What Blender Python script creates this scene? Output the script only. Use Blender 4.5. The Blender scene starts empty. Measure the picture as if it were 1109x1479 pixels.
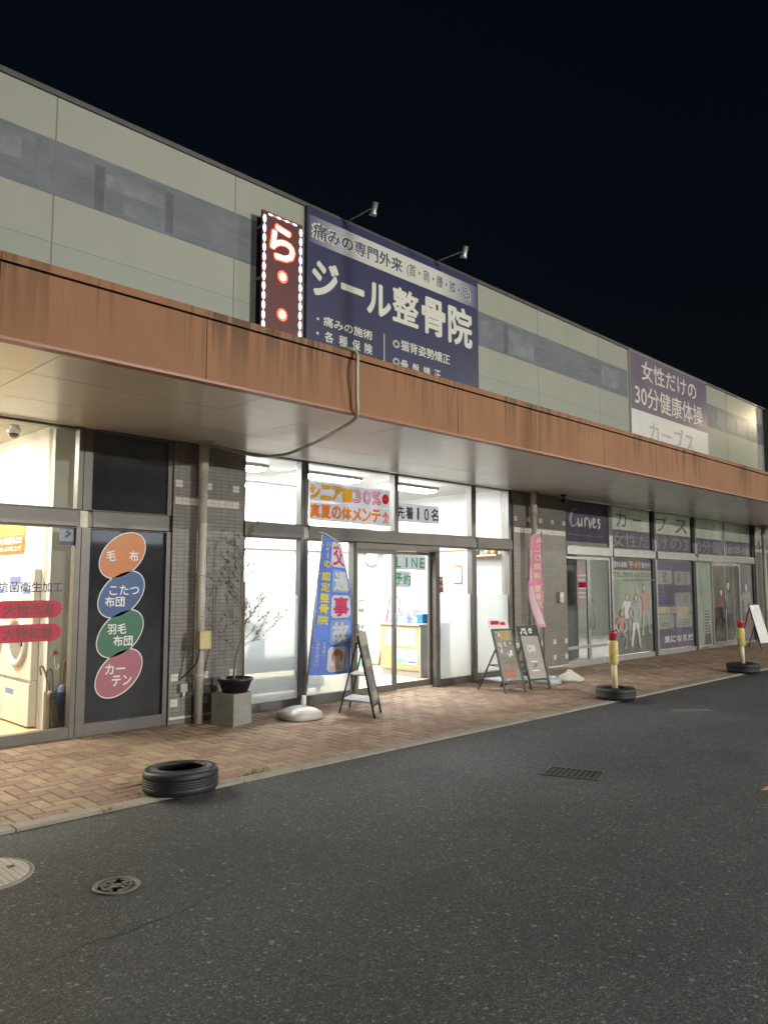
import bpy, bmesh, math, random
from mathutils import Vector, Matrix
C = bpy.context.scene
COL = C.collection
R = math.radians
random.seed(7)

# ------------------------------------------------------------------ camera, sky, exposure
cam = bpy.data.objects.new('camera', bpy.data.cameras.new('camera')); COL.objects.link(cam)
yaw, pitch = R(45.0), R(5.43)
cam.location = (0, 0, 1.6)
cam.rotation_euler = (math.pi/2 + pitch, 0, -yaw)
cam.data.sensor_fit = 'VERTICAL'; cam.data.sensor_height = 36; cam.data.sensor_width = 27
cam.data.lens = 1111/1479*36
cam.data.clip_start = 0.05; cam.data.clip_end = 1500
C.camera = cam
W = bpy.data.worlds.new('World'); C.world = W; W.use_nodes = True
wn = W.node_tree; bg = wn.nodes['Background']
sky = wn.nodes.new('ShaderNodeTexSky'); sky.sky_type = 'NISHITA'; sky.sun_disc = False
sky.sun_elevation = R(1.0); sky.sun_rotation = R(200); sky.air_density = 1.3; sky.ozone_density = 3
tint = wn.nodes.new('ShaderNodeMix'); tint.data_type = 'RGBA'; tint.blend_type = 'MULTIPLY'; tint.inputs[0].default_value = 1; tint.inputs[7].default_value = (.95, .80, .80, 1)
wn.links.new(sky.outputs[0], tint.inputs[6]); wn.links.new(tint.outputs[2], bg.inputs[0]); bg.inputs[1].default_value = 0.0105
C.view_settings.view_transform = 'Standard'; C.view_settings.look = 'None'
C.view_settings.exposure = 0; C.view_settings.gamma = 1
C.cycles.use_denoising = True
C.cycles.sample_clamp_indirect = 4
C.cycles.max_bounces = 8; C.cycles.transparent_max_bounces = 12
C.cycles.caustics_reflective = False; C.cycles.caustics_refractive = False
moon = bpy.data.objects.new('moon', bpy.data.lights.new('moon', 'SUN')); COL.objects.link(moon)
moon.data.energy = 0.02; moon.data.angle = R(0.5); moon.rotation_euler = (R(50), 0, R(-30))

# ------------------------------------------------------------------ materials
def nodes(name):
    m = bpy.data.materials.new(name); m.use_nodes = True
    nt = m.node_tree; b = nt.nodes['Principled BSDF']
    return m, nt, b
def N(nt, t, **k):
    n = nt.nodes.new(t)
    for a, v in k.items():
        if a.startswith('i_'): n.inputs[a[2:].replace('_', ' ')].default_value = v
        elif a.startswith('n'): n.inputs[int(a[1:])].default_value = v
        else: setattr(n, a, v)
    return n
def L(nt, a, b): nt.links.new(a, b)
def rgb(c): return (*c, 1)
def ramp(nt, fac, stops):
    r = nt.nodes.new('ShaderNodeValToRGB'); e = r.color_ramp.elements
    while len(e) < len(stops): e.new(.5)
    for q, (p, c) in zip(e, stops): q.position = p; q.color = rgb(c) if len(c) == 3 else c
    L(nt, fac, r.inputs[0]); return r.outputs[0]
def mixc(nt, fac, a, b, bt='MIX'):
    m = nt.nodes.new('ShaderNodeMix'); m.data_type = 'RGBA'; m.blend_type = bt
    for s, v in ((m.inputs[0], fac), (m.inputs[6], a), (m.inputs[7], b)):
        if hasattr(v, 'default_value') or hasattr(v, 'is_linked'): L(nt, v, s)
        else: s.default_value = v if not isinstance(v, tuple) else (rgb(v) if len(v) == 3 else v)
    return m.outputs[2]
def math_(nt, op, a, b=0.0, c=None):
    m = nt.nodes.new('ShaderNodeMath'); m.operation = op
    for i, v in enumerate((a, b) if c is None else (a, b, c)):
        if hasattr(v, 'is_linked'): L(nt, v, m.inputs[i])
        else: m.inputs[i].default_value = v
    return m.outputs[0]
def coords(nt, scale=(1, 1, 1), geo=True):
    if geo: o = nt.nodes.new('ShaderNodeNewGeometry').outputs['Position']
    else: o = nt.nodes.new('ShaderNodeTexCoord').outputs['Object']
    mp = N(nt, 'ShaderNodeMapping'); mp.inputs['Scale'].default_value = scale
    L(nt, o, mp.inputs[0]); return mp.outputs[0]
def noise(nt, vec, scale, detail=4, rough=.55):
    n = N(nt, 'ShaderNodeTexNoise', i_Scale=scale, i_Detail=detail, i_Roughness=rough)
    L(nt, vec, n.inputs['Vector']); return n.outputs[0]
def bump(nt, b, h, strength=.3, dist=.01):
    n = N(nt, 'ShaderNodeBump', i_Strength=strength, i_Distance=dist); L(nt, h, n.inputs['Height']); L(nt, n.outputs[0], b.inputs['Normal'])
MATS = {}
def plain(name, col, rough=.55, metal=0.0, var=.12, scale=6, spec=.5, bmp=0, trans=0):
    if name in MATS: return MATS[name]
    m, nt, b = nodes(name)
    n = noise(nt, coords(nt), scale, 5)
    lo = tuple(max(0, c*(1-var)) for c in col); hi = tuple(min(1, c*(1+var)) for c in col)
    L(nt, ramp(nt, n, [(.3, lo), (.7, hi)]), b.inputs['Base Color'])
    b.inputs['Roughness'].default_value = rough; b.inputs['Metallic'].default_value = metal
    b.inputs['Specular IOR Level'].default_value = spec
    if bmp: bump(nt, b, noise(nt, coords(nt), 60, 3), bmp, .004)
    MATS[name] = m; return m
def emit(name, col, s):
    if name in MATS: return MATS[name]
    m, nt, b = nodes(name)
    b.inputs['Base Color'].default_value = rgb(col); b.inputs['Emission Color'].default_value = rgb(col)
    b.inputs['Emission Strength'].default_value = s; MATS[name] = m; return m
def glass_mat(name, tint=(.93, .95, .94), refl=1.0, rough=.02):
    m = bpy.data.materials.new(name); m.use_nodes = True; nt = m.node_tree; nt.nodes.clear()
    o = nt.nodes.new('ShaderNodeOutputMaterial'); mx = nt.nodes.new('ShaderNodeMixShader')
    t = N(nt, 'ShaderNodeBsdfTransparent', n0=rgb(tint)); g = N(nt, 'ShaderNodeBsdfGlossy', i_Roughness=rough)
    f = N(nt, 'ShaderNodeFresnel', i_IOR=1.5)
    L(nt, math_(nt, 'MULTIPLY', f.outputs[0], 1.25*refl), mx.inputs[0])
    L(nt, t.outputs[0], mx.inputs[1]); L(nt, g.outputs[0], mx.inputs[2]); L(nt, mx.outputs[0], o.inputs[0])
    return m
def frost_mat(name):
    m = bpy.data.materials.new(name); m.use_nodes = True; nt = m.node_tree; nt.nodes.clear()
    o = nt.nodes.new('ShaderNodeOutputMaterial')
    a = N(nt, 'ShaderNodeBsdfTranslucent', n0=(.66, .71, .69, 1)); d = N(nt, 'ShaderNodeBsdfDiffuse', n0=(.5, .54, .52, 1))
    r = N(nt, 'ShaderNodeBsdfRefraction', i_Roughness=.24, i_IOR=1.02); r.inputs[0].default_value = (.80, .86, .83, 1)
    m1 = N(nt, 'ShaderNodeMixShader', n0=.15); m2 = N(nt, 'ShaderNodeMixShader', n0=.70)
    L(nt, a.outputs[0], m1.inputs[1]); L(nt, d.outputs[0], m1.inputs[2])
    L(nt, m1.outputs[0], m2.inputs[1]); L(nt, r.outputs[0], m2.inputs[2]); L(nt, m2.outputs[0], o.inputs[0])
    return m
def film_mat(name, col, trans=.25, rough=.6):
    m = bpy.data.materials.new(name); m.use_nodes = True; nt = m.node_tree; nt.nodes.clear()
    o = nt.nodes.new('ShaderNodeOutputMaterial')
    n = noise(nt, coords(nt, (1, 1, .5)), 3.0, 5)
    c = ramp(nt, n, [(.3, tuple(x*.85 for x in col)), (.7, tuple(min(1, x*1.12) for x in col))])
    b = N(nt, 'ShaderNodeBsdfPrincipled', i_Roughness=rough); L(nt, c, b.inputs['Base Color'])
    t = N(nt, 'ShaderNodeBsdfTranslucent'); L(nt, c, t.inputs[0])
    mx = N(nt, 'ShaderNodeMixShader', n0=trans)
    L(nt, b.outputs[0], mx.inputs[1]); L(nt, t.outputs[0], mx.inputs[2]); L(nt, mx.outputs[0], o.inputs[0])
    return m

def wall_material():
    m, nt, b = nodes('cream_wall_panel')
    p = coords(nt); sx = N(nt, 'ShaderNodeSeparateXYZ'); L(nt, p, sx.inputs[0])
    n = noise(nt, coords(nt, (.6, 1, .25)), 1.3, 6)
    base = ramp(nt, n, [(.25, (.285, .292, .232)), (.75, (.335, .34, .275))])
    grime = noise(nt, coords(nt, (9, 9, .7)), 1.0, 5)
    base = mixc(nt, math_(nt, 'MULTIPLY', ramp(nt, grime, [(.52, (0, 0, 0)), (.8, (1, 1, 1))]), .22), base, (.25, .25, .21))
    low = math_(nt, 'LESS_THAN', sx.outputs[2], 5.27)
    base = mixc(nt, math_(nt, 'MULTIPLY', low, .5), base, (.262, .30, .25))
    jx = math_(nt, 'LESS_THAN', math_(nt, 'FRACT', math_(nt, 'DIVIDE', math_(nt, 'ADD', sx.outputs[0], 99.33-3.105+.0), 2.31)), .0075)
    jx = math_(nt, 'LESS_THAN', math_(nt, 'FRACT', math_(nt, 'DIVIDE', math_(nt, 'SUBTRACT', sx.outputs[0], 3.095-2.31*20), 2.31)), .0075)
    jz = math_(nt, 'LESS_THAN', math_(nt, 'ABSOLUTE', math_(nt, 'SUBTRACT', sx.outputs[2], 5.27)), .005)
    jj = math_(nt, 'MAXIMUM', jx, math_(nt, 'MULTIPLY', jz, .6))
    base = mixc(nt, math_(nt, 'MULTIPLY', jj, .75), base, (.10, .10, .085))
    L(nt, base, b.inputs['Base Color']); b.inputs['Roughness'].default_value = .6
    bump(nt, b, noise(nt, p, 25, 3), .12, .01)
    return m
def band_material():
    m, nt, b = nodes('faded_slate_band')
    p = coords(nt)
    n = noise(nt, coords(nt, (1, 1, 1.6)), 1.7, 7, .65)
    c = ramp(nt, n, [(.25, (.095, .108, .125)), (.5, (.125, .138, .155)), (.75, (.165, .178, .195))])
    st = noise(nt, coords(nt, (.5, 1, 9)), 2.0, 3)
    c = mixc(nt, math_(nt, 'MULTIPLY', ramp(nt, st, [(.45, (0, 0, 0)), (.7, (1, 1, 1))]), .35), c, (.19, .205, .22))
    L(nt, c, b.inputs['Base Color']); b.inputs['Roughness'].default_value = .6
    return m
def fascia_material():
    m, nt, b = nodes('orange_brown_fascia')
    p = coords(nt); sx = N(nt, 'ShaderNodeSeparateXYZ'); L(nt, p, sx.inputs[0])
    n = noise(nt, coords(nt, (1, 1, 1)), 1.1, 5)
    c = ramp(nt, n, [(.3, (.24, .116, .058)), (.7, (.30, .150, .078))])
    s1 = noise(nt, coords(nt, (5, 1, .35)), 1.6, 4, .6)
    s2 = noise(nt, coords(nt, (22, 1, .8)), 1.0, 3, .6)
    big = noise(nt, coords(nt, (1.3, 1, .1)), 1.2, 2)
    top = ramp(nt, math_(nt, 'MULTIPLY', math_(nt, 'SUBTRACT', sx.outputs[2], 3.25), 1.61), [(.1, (.15, .15, .15)), (.55, (.6, .6, .6)), (.95, (1, 1, 1))])
    f = math_(nt, 'MULTIPLY', ramp(nt, s1, [(.50, (0, 0, 0)), (.60, (1, 1, 1))]), top)
    f2 = math_(nt, 'MULTIPLY', ramp(nt, s2, [(.52, (0, 0, 0)), (.62, (1, 1, 1))]), top)
    f = math_(nt, 'MAXIMUM', math_(nt, 'MULTIPLY', f, .66), math_(nt, 'MULTIPLY', f2, .74))
    f = math_(nt, 'MULTIPLY', f, ramp(nt, big, [(.38, (.12, .12, .12)), (.58, (1, 1, 1))]))
    c = mixc(nt, f, c, (.055, .034, .019))
    L(nt, c, b.inputs['Base Color']); b.inputs['Roughness'].default_value = .6; b.inputs['Specular IOR Level'].default_value = .15
    return m
def soffit_material():
    m, nt, b = nodes('white_soffit_panel')
    n = noise(nt, coords(nt, (.5, 4, 1)), 1.4, 6)
    c = ramp(nt, n, [(.3, (.83, .82, .78)), (.7, (.88, .87, .83))])
    st = noise(nt, coords(nt, (1.2, 14, 1)), 1.2, 5)
    c = mixc(nt, math_(nt, 'MULTIPLY', ramp(nt, st, [(.52, (0, 0, 0)), (.75, (1, 1, 1))]), .3), c, (.64, .61, .56))
    L(nt, c, b.inputs['Base Color']); b.inputs['Roughness'].default_value = .34; b.inputs['Coat Weight'].default_value = .8; b.inputs['Coat Roughness'].default_value = .22
    return m
def tile_material(name, a, bcol, mortar):
    m, nt, b = nodes(name)
    p = coords(nt); sx = N(nt, 'ShaderNodeSeparateXYZ'); L(nt, p, sx.inputs[0])
    cx = N(nt, 'ShaderNodeCombineXYZ'); L(nt, math_(nt, 'ADD', sx.outputs[0], sx.outputs[1]), cx.inputs[0]); L(nt, sx.outputs[2], cx.inputs[1])
    t = N(nt, 'ShaderNodeTexBrick', offset=0.0, squash=1.0); L(nt, cx.outputs[0], t.inputs[0])
    for k, v in (('Color1', rgb(a)), ('Color2', rgb(bcol)), ('Mortar', rgb(mortar)), ('Scale', 1.0), ('Mortar Size', .0035), ('Brick Width', .1), ('Row Height', .0445), ('Mortar Smooth', .2)):
        t.inputs[k].default_value = v
    n = noise(nt, coords(nt, (1, 1, .4)), 2.2, 5)
    c = mixc(nt, math_(nt, 'MULTIPLY', ramp(nt, n, [(.4, (0, 0, 0)), (.8, (1, 1, 1))]), .35), t.outputs[0], tuple(x*.6 for x in a))
    L(nt, c, b.inputs['Base Color']); b.inputs['Roughness'].default_value = .38
    bump(nt, b, math_(nt, 'SUBTRACT', 1.0, t.outputs[1]), .6, .003)
    return m
def asphalt_material():
    m, nt, b = nodes('asphalt')
    p = coords(nt)
    big = noise(nt, p, .42, 8, .62)
    vor = N(nt, 'ShaderNodeTexVoronoi', i_Scale=135.0); L(nt, p, vor.inputs['Vector'])
    v2 = N(nt, 'ShaderNodeTexVoronoi', i_Scale=60.0); L(nt, p, v2.inputs['Vector'])
    c = ramp(nt, big, [(.25, (.046, .0475, .049)), (.5, (.065, .066, .067)), (.78, (.086, .087, .088))])
    rnd = N(nt, 'ShaderNodeSeparateColor'); L(nt, vor.outputs['Color'], rnd.inputs[0])
    stone = ramp(nt, rnd.outputs[0], [(0, (.40, .40, .40)), (.5, (.90, .90, .90)), (.85, (1.35, 1.35, 1.35)), (.96, (2.0, 2.0, 1.98)), (1, (3.4, 3.4, 3.3))])
    c = mixc(nt, 1.0, c, stone, 'MULTIPLY')
    rn2 = N(nt, 'ShaderNodeSeparateColor'); L(nt, v2.outputs['Color'], rn2.inputs[0])
    c = mixc(nt, ramp(nt, rn2.outputs[1], [(.985, (0, 0, 0)), (.99, (1, 1, 1))]), c, (.20, .197, .19))
    st = noise(nt, p, 1.1, 6, .6)   # old oil and damp stains
    c = mixc(nt, math_(nt, 'MULTIPLY', ramp(nt, st, [(.56, (0, 0, 0)), (.70, (1, 1, 1))]), .45), c, (.028, .028, .028))
    L(nt, c, b.inputs['Base Color']); b.inputs['Roughness'].default_value = .75
    h = math_(nt, 'ADD', math_(nt, 'MULTIPLY', vor.outputs['Distance'], -1.0), math_(nt, 'MULTIPLY', noise(nt, p, 180, 3), .6))
    bump(nt, b, h, .75, .006)
    return m
def paver_material():
    m, nt, b = nodes('interlocking_paver')
    a = N(nt, 'ShaderNodeAttribute', attribute_name='tone')
    c = ramp(nt, a.outputs['Fac'], [(0, (.215, .105, .068)), (.25, (.255, .135, .098)), (.5, (.295, .178, .112)), (.7, (.33, .225, .135)), (1, (.38, .285, .175))])
    n = noise(nt, coords(nt), 40, 6, .7); n2 = noise(nt, coords(nt), 1.3, 6)
    c = mixc(nt, .30, c, ramp(nt, n, [(.3, (.10, .07, .05)), (.7, (.50, .42, .33))]))
    c = mixc(nt, math_(nt, 'MULTIPLY', ramp(nt, n2, [(.45, (0, 0, 0)), (.75, (1, 1, 1))]), .5), c, (.17, .125, .095))
    L(nt, c, b.inputs['Base Color']); b.inputs['Roughness'].default_value = .75
    bump(nt, b, n, .35, .004)
    return m
def concrete_material(name, lo, hi):
    m, nt, b = nodes(name)
    n = noise(nt, coords(nt), 7, 8, .65); n2 = noise(nt, coords(nt), 90, 3)
    c = ramp(nt, n, [(.3, lo), (.7, hi)])
    c = mixc(nt, .2, c, ramp(nt, n2, [(.35, tuple(x*.4 for x in lo)), (.7, hi)]))
    L(nt, c, b.inputs['Base Color']); b.inputs['Roughness'].default_value = .8; bump(nt, b, n2, .3, .004)
    return m
M_wall = wall_material(); M_band = band_material(); M_fascia = fascia_material(); M_soffit = soffit_material()
M_tile = tile_material('grey_mosaic_tile', (.19, .178, .160), (.23, .215, .192), (.095, .09, .082))
M_tile2 = tile_material('olive_mosaic_tile', (.16, .150, .128), (.20, .188, .160), (.30, .285, .245))
M_asph = asphalt_material(); M_pave = paver_material()
M_conc = concrete_material('kerb_concrete', (.24, .215, .17), (.36, .33, .26)); M_conc2 = concrete_material('block_concrete', (.20, .20, .18), (.30, .30, .27))
M_frame = plain('bronze_aluminium_frame', (.125, .116, .104), .42, .3, .1, 4)
M_silver = plain('silver_aluminium_frame', (.42, .42, .40), .4, .6, .1, 4)
M_coping = plain('dark_coping_metal', (.09, .088, .08), .5, .3)
M_dark = plain('dark_rubber_seal', (.012, .012, .013), .6)
M_inw = plain('white_interior_paint', (.66, .665, .665), .7, 0, .02, 2)
M_inc = plain('cream_interior_paint', (.68, .665, .59), .7, 0, .03, 2)
M_floor = plain('wood_interior_floor', (.62, .48, .32), .45, 0, .2, 5)
M_glass = glass_mat('window_glass'); M_frost = frost_mat('frosted_window_glass')
M_darkglass = plain('dark_window_film', (.035, .037, .040), .04, 0, .25, 3)
M_black = plain('black_powder_coat', (.012, .012, .012), .4)
M_white = plain('white_plastic', (.72, .72, .70), .45, 0, .05)
M_paper = plain('white_paper', (.74, .74, .75), .6, 0, .04, 9)
M_pvc = plain('beige_pvc_pipe', (.46, .435, .385), .45, 0, .12, 3)
M_cream = plain('cream_lettering', (.62, .62, .53), .5, 0, .04)
M_navy = plain('navy_sign_face', (.030, .032, .085), .4, 0, .12, 1.5)
M_navyink = plain('navy_ink', (.03, .033, .085), .5)
M_tyre = plain('tyre_rubber', (.016, .017, .019), .55, 0, .3, 12, .5, .25)

# ------------------------------------------------------------------ mesh helpers
class MB:
    def __init__(s): s.v = []; s.f = []; s.mi = []; s.sm = []
    def face(s, pts, mi=0, sm=False):
        n = len(s.v); s.v += [tuple(p) for p in pts]; s.f.append(tuple(range(n, n+len(pts)))); s.mi.append(mi); s.sm.append(sm)
    def obox(s, c, a, b, d, mi=0):
        c, a, b, d = map(Vector, (c, a, b, d)); n = len(s.v)
        for i in (-1, 1):
            for j in (-1, 1):
                for k in (-1, 1): s.v.append(tuple(c+a*i+b*j+d*k))
        fl = [(0, 1, 3, 2), (4, 6, 7, 5), (0, 4, 5, 1), (2, 3, 7, 6), (0, 2, 6, 4), (1, 5, 7, 3)]
        if a.cross(b).dot(d) < 0: fl = [q[::-1] for q in fl]
        for q in fl: s.f.append(tuple(n+t for t in q)); s.mi.append(mi); s.sm.append(False)
        return s
    def box(s, x0, x1, y0, y1, z0, z1, mi=0):
        return s.obox(((x0+x1)/2, (y0+y1)/2, (z0+z1)/2), ((x1-x0)/2, 0, 0), (0, (y1-y0)/2, 0), (0, 0, (z1-z0)/2), mi)
    def tube(s, pts, r, n=10, mi=0, cap=True):
        pts = [Vector(p) for p in pts]; rr = r if isinstance(r, (list, tuple)) else [r]*len(pts)
        base = len(s.v); up = None
        for i, p in enumerate(pts):
            t = (pts[min(i+1, len(pts)-1)]-pts[max(i-1, 0)]).normalized()
            if up is None: up = Vector((0, 0, 1)) if abs(t.z) < .9 else Vector((1, 0, 0))
            e = t.cross(up).normalized(); up = e.cross(t).normalized()
            for k in range(n):
                a = 2*math.pi*k/n; s.v.append(tuple(p+(e*math.cos(a)+up*math.sin(a))*rr[i]))
        for i in range(len(pts)-1):
            for k in range(n):
                a, b = base+i*n+k, base+i*n+(k+1) % n
                s.f.append((a, b, b+n, a+n)); s.mi.append(mi); s.sm.append(True)
        if cap:
            s.f.append(tuple(base+k for k in range(n))[::-1]); s.f.append(tuple(base+(len(pts)-1)*n+k for k in range(n)))
            s.mi += [mi, mi]; s.sm += [False, False]
        return s
    def lathe(s, prof, n=40, c=(0, 0, 0), mi=0, close=False, sq=0):
        base = len(s.v)
        for r, z in prof:
            for k in range(n):
                a = 2*math.pi*k/n; q = r
                if sq: q = r/((abs(math.cos(a))**sq+abs(math.sin(a))**sq)**(1/sq))
                s.v.append((c[0]+q*math.cos(a), c[1]+q*math.sin(a), c[2]+z))
        m = len(prof)
        for i in range(m if close else m-1):
            for k in range(n):
                a, b = base+i*n+k, base+i*n+(k+1) % n; c2, d = base+((i+1) % m)*n+(k+1) % n, base+((i+1) % m)*n+k
                s.f.append((a, b, c2, d)); s.mi.append(mi); s.sm.append(True)
        if not close:
            s.f.append(tuple(base+k for k in range(n))[::-1]); s.f.append(tuple(base+(m-1)*n+k for k in range(n)))
            s.mi += [mi, mi]; s.sm += [False, False]
        return s
    def plate(s, pts2, y, t=.004, mi=0, f=None):   # outline in (x,z) extruded to thickness t, front at y
        n = len(s.v); k = len(pts2)
        fr = f or (lambda u, v, w: (u, y+w, v))
        for w in (0, t):
            for u, v in pts2: s.v.append(tuple(fr(u, v, w)))
        s.f.append(tuple(range(n, n+k))); s.mi.append(mi); s.sm.append(False)
        s.f.append(tuple(range(n+k, n+2*k))[::-1]); s.mi.append(mi); s.sm.append(False)
        for i in range(k):
            j = (i+1) % k; s.f.append((n+i, n+k+i, n+k+j, n+j)); s.mi.append(mi); s.sm.append(False)
        return s
    def build(s, name, mats, parent=None, origin=None, bevel=0):
        me = bpy.data.meshes.new(name)
        o0 = Vector((0, 0, 0))
        if origin is not None: o0 = Vector(origin)
        elif parent is not None:
            q = parent
            while q: o0 = o0+q.location; q = q.parent
        me.from_pydata([tuple(Vector(p)-o0) for p in s.v], [], s.f)
        if not isinstance(mats, (list, tuple)): mats = [mats]
        for m in mats: me.materials.append(m)
        me.polygons.foreach_set('material_index', s.mi); me.polygons.foreach_set('use_smooth', s.sm)
        me.update()
        o = bpy.data.objects.new(name, me); COL.objects.link(o)
        if parent is not None: o.parent = parent
        elif origin is not None: o.location = o0
        if bevel:
            b = o.modifiers.new('bevel', 'BEVEL'); b.width = bevel; b.segments = 2; b.limit_method = 'ANGLE'; b.harden_normals = False
        return o
def tag(o, label=None, cat=None, group=None, kind=None):
    if label: o['label'] = label
    if cat: o['category'] = cat
    if group: o['group'] = group
    if kind: o['kind'] = kind
    return o
def thing(name, loc, label, cat, group=None):
    o = bpy.data.objects.new(name, None); COL.objects.link(o); o.location = loc; o.empty_display_size = .2
    return tag(o, label, cat, group)
def rrect(x0, x1, z0, z1, r, n=5):
    p = []
    for cx, cz, a in ((x1-r, z0+r, -90), (x1-r, z1-r, 0), (x0+r, z1-r, 90), (x0+r, z0+r, 180)):
        for i in range(n+1): t = R(a+90*i/n); p.append((cx+r*math.cos(t), cz+r*math.sin(t)))
    return p
def ell(cx, cz, rx, rz, n=28, rot=0):
    return [(cx+rx*math.cos(t)*math.cos(rot)-rz*math.sin(t)*math.sin(rot), cz+rx*math.cos(t)*math.sin(rot)+rz*math.sin(t)*math.cos(rot)) for t in (2*math.pi*i/n for i in range(n))]
# --- writing: Blender's built-in font, turned into a mesh
_tc = bpy.data.curves.new('writing', 'FONT'); _to = bpy.data.objects.new('writing', _tc); COL.objects.link(_to)
_cache = {}
def glyphs(body, bold=0, res=3):
    key = (body, bold, res)
    if key in _cache: return _cache[key]
    _tc.body = body; _tc.offset = 0; _tc.resolution_u = res; _tc.align_x = 'CENTER'; _tc.space_line = .62 if '\n' in body else 1
    bpy.context.view_layer.update()
    me = bpy.data.meshes.new_from_object(_to.evaluated_get(bpy.context.evaluated_depsgraph_get()))
    v = [(p.co.x, p.co.y) for p in me.vertices]; f = [tuple(p.vertices) for p in me.polygons]
    bpy.data.meshes.remove(me)
    xs = [a for a, _ in v]; ys = [b for _, b in v]
    x0, x1, y0, y1 = min(xs), max(xs), min(ys), max(ys)
    k = bold*.85; q = [(a, b, 0) for a, b in v]; g = list(f)
    for i in range(8 if bold else 0):   # heavier strokes: the same glyph shifted all round, each copy a hair deeper
        t = math.pi*i/4; n = len(q); q += [(a+k*math.cos(t), b+k*math.sin(t), i+1) for a, b in v]; g += [tuple(n+e for e in p) for p in f]
    x0 -= k; x1 += k; y0 -= k; y1 += k
    _cache[key] = ([((a-x0)/(x1-x0), (b-y0)/(y1-y0), d) for a, b, d in q], g)
    return _cache[key]
def write(name, mat, parent, items, fn, res=3, flip=False, step=0):   # items: (text, u0, u1, v0, v1, bold) or an outline list; fn(u, v) -> world point
    m = MB()
    for it in items:
        if isinstance(it[0], str):
            body, u0, u1, v0, v1 = it[:5]; gv, gf = glyphs(body, it[5] if len(it) > 5 else 0, res)
            n = len(m.v); P0 = [Vector(fn(u0+(u1-u0)*a, v0+(v1-v0)*b)) for a, b, d in gv]
            if len(gv) and gv[-1][2]:
                um, vm = (u0+u1)/2, (v0+v1)/2; c0 = Vector(fn(um, vm)); nn = (Vector(fn(um+.01*(u1-u0), vm))-c0).cross(Vector(fn(um, vm+.01*(v1-v0)))-c0).normalized()
                if flip: nn = -nn
                P0 = [p+nn*(-.00012*g[2]) for p, g in zip(P0, gv)]
            m.v += [tuple(p) for p in P0]
            for q in gf: m.f.append(tuple(n+t for t in q)); m.mi.append(0); m.sm.append(False)
        else:
            k = step*len(m.f); m.face([Vector(fn(a, b))-Vector((0, k, 0)) for a, b in it])
    return m.build(name, mat, parent)
import numpy as np
def raster(body, n=76):
    gv, gf = glyphs(body, 0, 2); pad = n//4; g = np.zeros((n+2*pad, n+2*pad), bool); k = n
    for q in gf:
        for i in range(1, len(q)-1):
            a, b, c = [np.array(gv[t][:2])*k+pad for t in (q[0], q[i], q[i+1])]
            x0, y0 = np.floor(np.minimum(np.minimum(a, b), c)).astype(int); x1, y1 = np.ceil(np.maximum(np.maximum(a, b), c)).astype(int)+1
            X, Y = np.meshgrid(np.arange(x0, x1)+.5, np.arange(y0, y1)+.5)
            cr = lambda p, r: (r[0]-p[0])*(Y-p[1])-(r[1]-p[1])*(X-p[0])
            s1, s2, s3 = cr(a, b), cr(b, c), cr(c, a); m_ = ((s1 >= 0) & (s2 >= 0) & (s3 >= 0)) | ((s1 <= 0) & (s2 <= 0) & (s3 <= 0))
            g[y0:y1, x0:x1] |= m_
    return g, pad, k
def grow(g, r):
    o = g.copy()
    for dy in range(-r, r+1):
        for dx in range(-r, r+1):
            if dx*dx+dy*dy <= r*r: o |= np.roll(np.roll(g, dy, 0), dx, 1)
    return o
def ink_shapes(body, u0, u1, v0, v1, r=0, cut=None):   # heavy strokes as one flat layer of thin horizontal runs
    g, pad, k = raster(body); m_ = grow(g, r) if r else g
    if cut is not None: m_ = m_ & ~grow(g, cut)
    o = []
    for j in range(m_.shape[0]):
        row = np.flatnonzero(np.diff(np.concatenate(([0], m_[j].astype(int), [0]))))
        for a, b in zip(row[::2], row[1::2]):
            U = lambda q: u0+(u1-u0)*(q-pad)/k; V = lambda q: v0+(v1-v0)*(q-pad)/k
            o.append([(U(a), V(j)), (U(b), V(j)), (U(b), V(j+1)), (U(a), V(j+1))])
    return o
def wall_at(y): return lambda u, v: (u, y, v)
G = 8.15

# ------------------------------------------------------------------ ground
m = MB()
xs = [-120, -10, 0, 4, 8, 14, 30, 160]; ys = [-120, -20, -4, 0, 2.5, 5.42]
for i in range(len(xs)-1):
    for j in range(len(ys)-1):
        m.face([(xs[i], ys[j], -.02), (xs[i+1], ys[j], -.02), (xs[i+1], ys[j+1], -.02), (xs[i], ys[j+1], -.02)])
m.face([(-120, 5.42, -.12), (160, 5.42, -.12), (160, 200, -.12), (-120, 200, -.12)])
tag(m.build('parking_lot_asphalt', M_asph), kind='structure')
k = MB(); x = -10.0
while x < 45:
    k.box(x, x+.592, 5.42, 5.535, -.1, .004+random.uniform(-.002, .002)); x += .6
tag(k.build('kerb', M_conc, bevel=.006), kind='structure')
# herringbone pavers, every paver modelled with a chamfered edge and its own tone
pv = MB(); tones = []
U = .12; Y0, Y1 = 5.54, 8.2
def paver(x0, x1, y0, y1):
    y0, y1 = max(y0, Y0), min(y1, Y1)
    if y1-y0 < .02 or x1 < -4 or x0 > 40: return
    g = .0032; c = .006; t = random.choice([.05, .12, .2, .3, .42, .5, .62, .66, .72, .78, .85, .95]); t = min(1, max(0, t+random.uniform(-.05, .05)))
    z = random.uniform(-.0025, .0015); n = len(pv.v)
    for d, zz in ((g, z-.012), (g+c, z)):
        pv.v.extend([(x0+d, y0+d, zz), (x1-d, y0+d, zz), (x1-d, y1-d, zz), (x0+d, y1-d, zz)])
    for q in ((0, 1, 5, 4), (1, 2, 6, 5), (2, 3, 7, 6), (3, 0, 4, 7), (4, 5, 6, 7)):
        pv.f.append(tuple(n+i for i in q)); pv.mi.append(0); pv.sm.append(False); tones.append(t)
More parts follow.
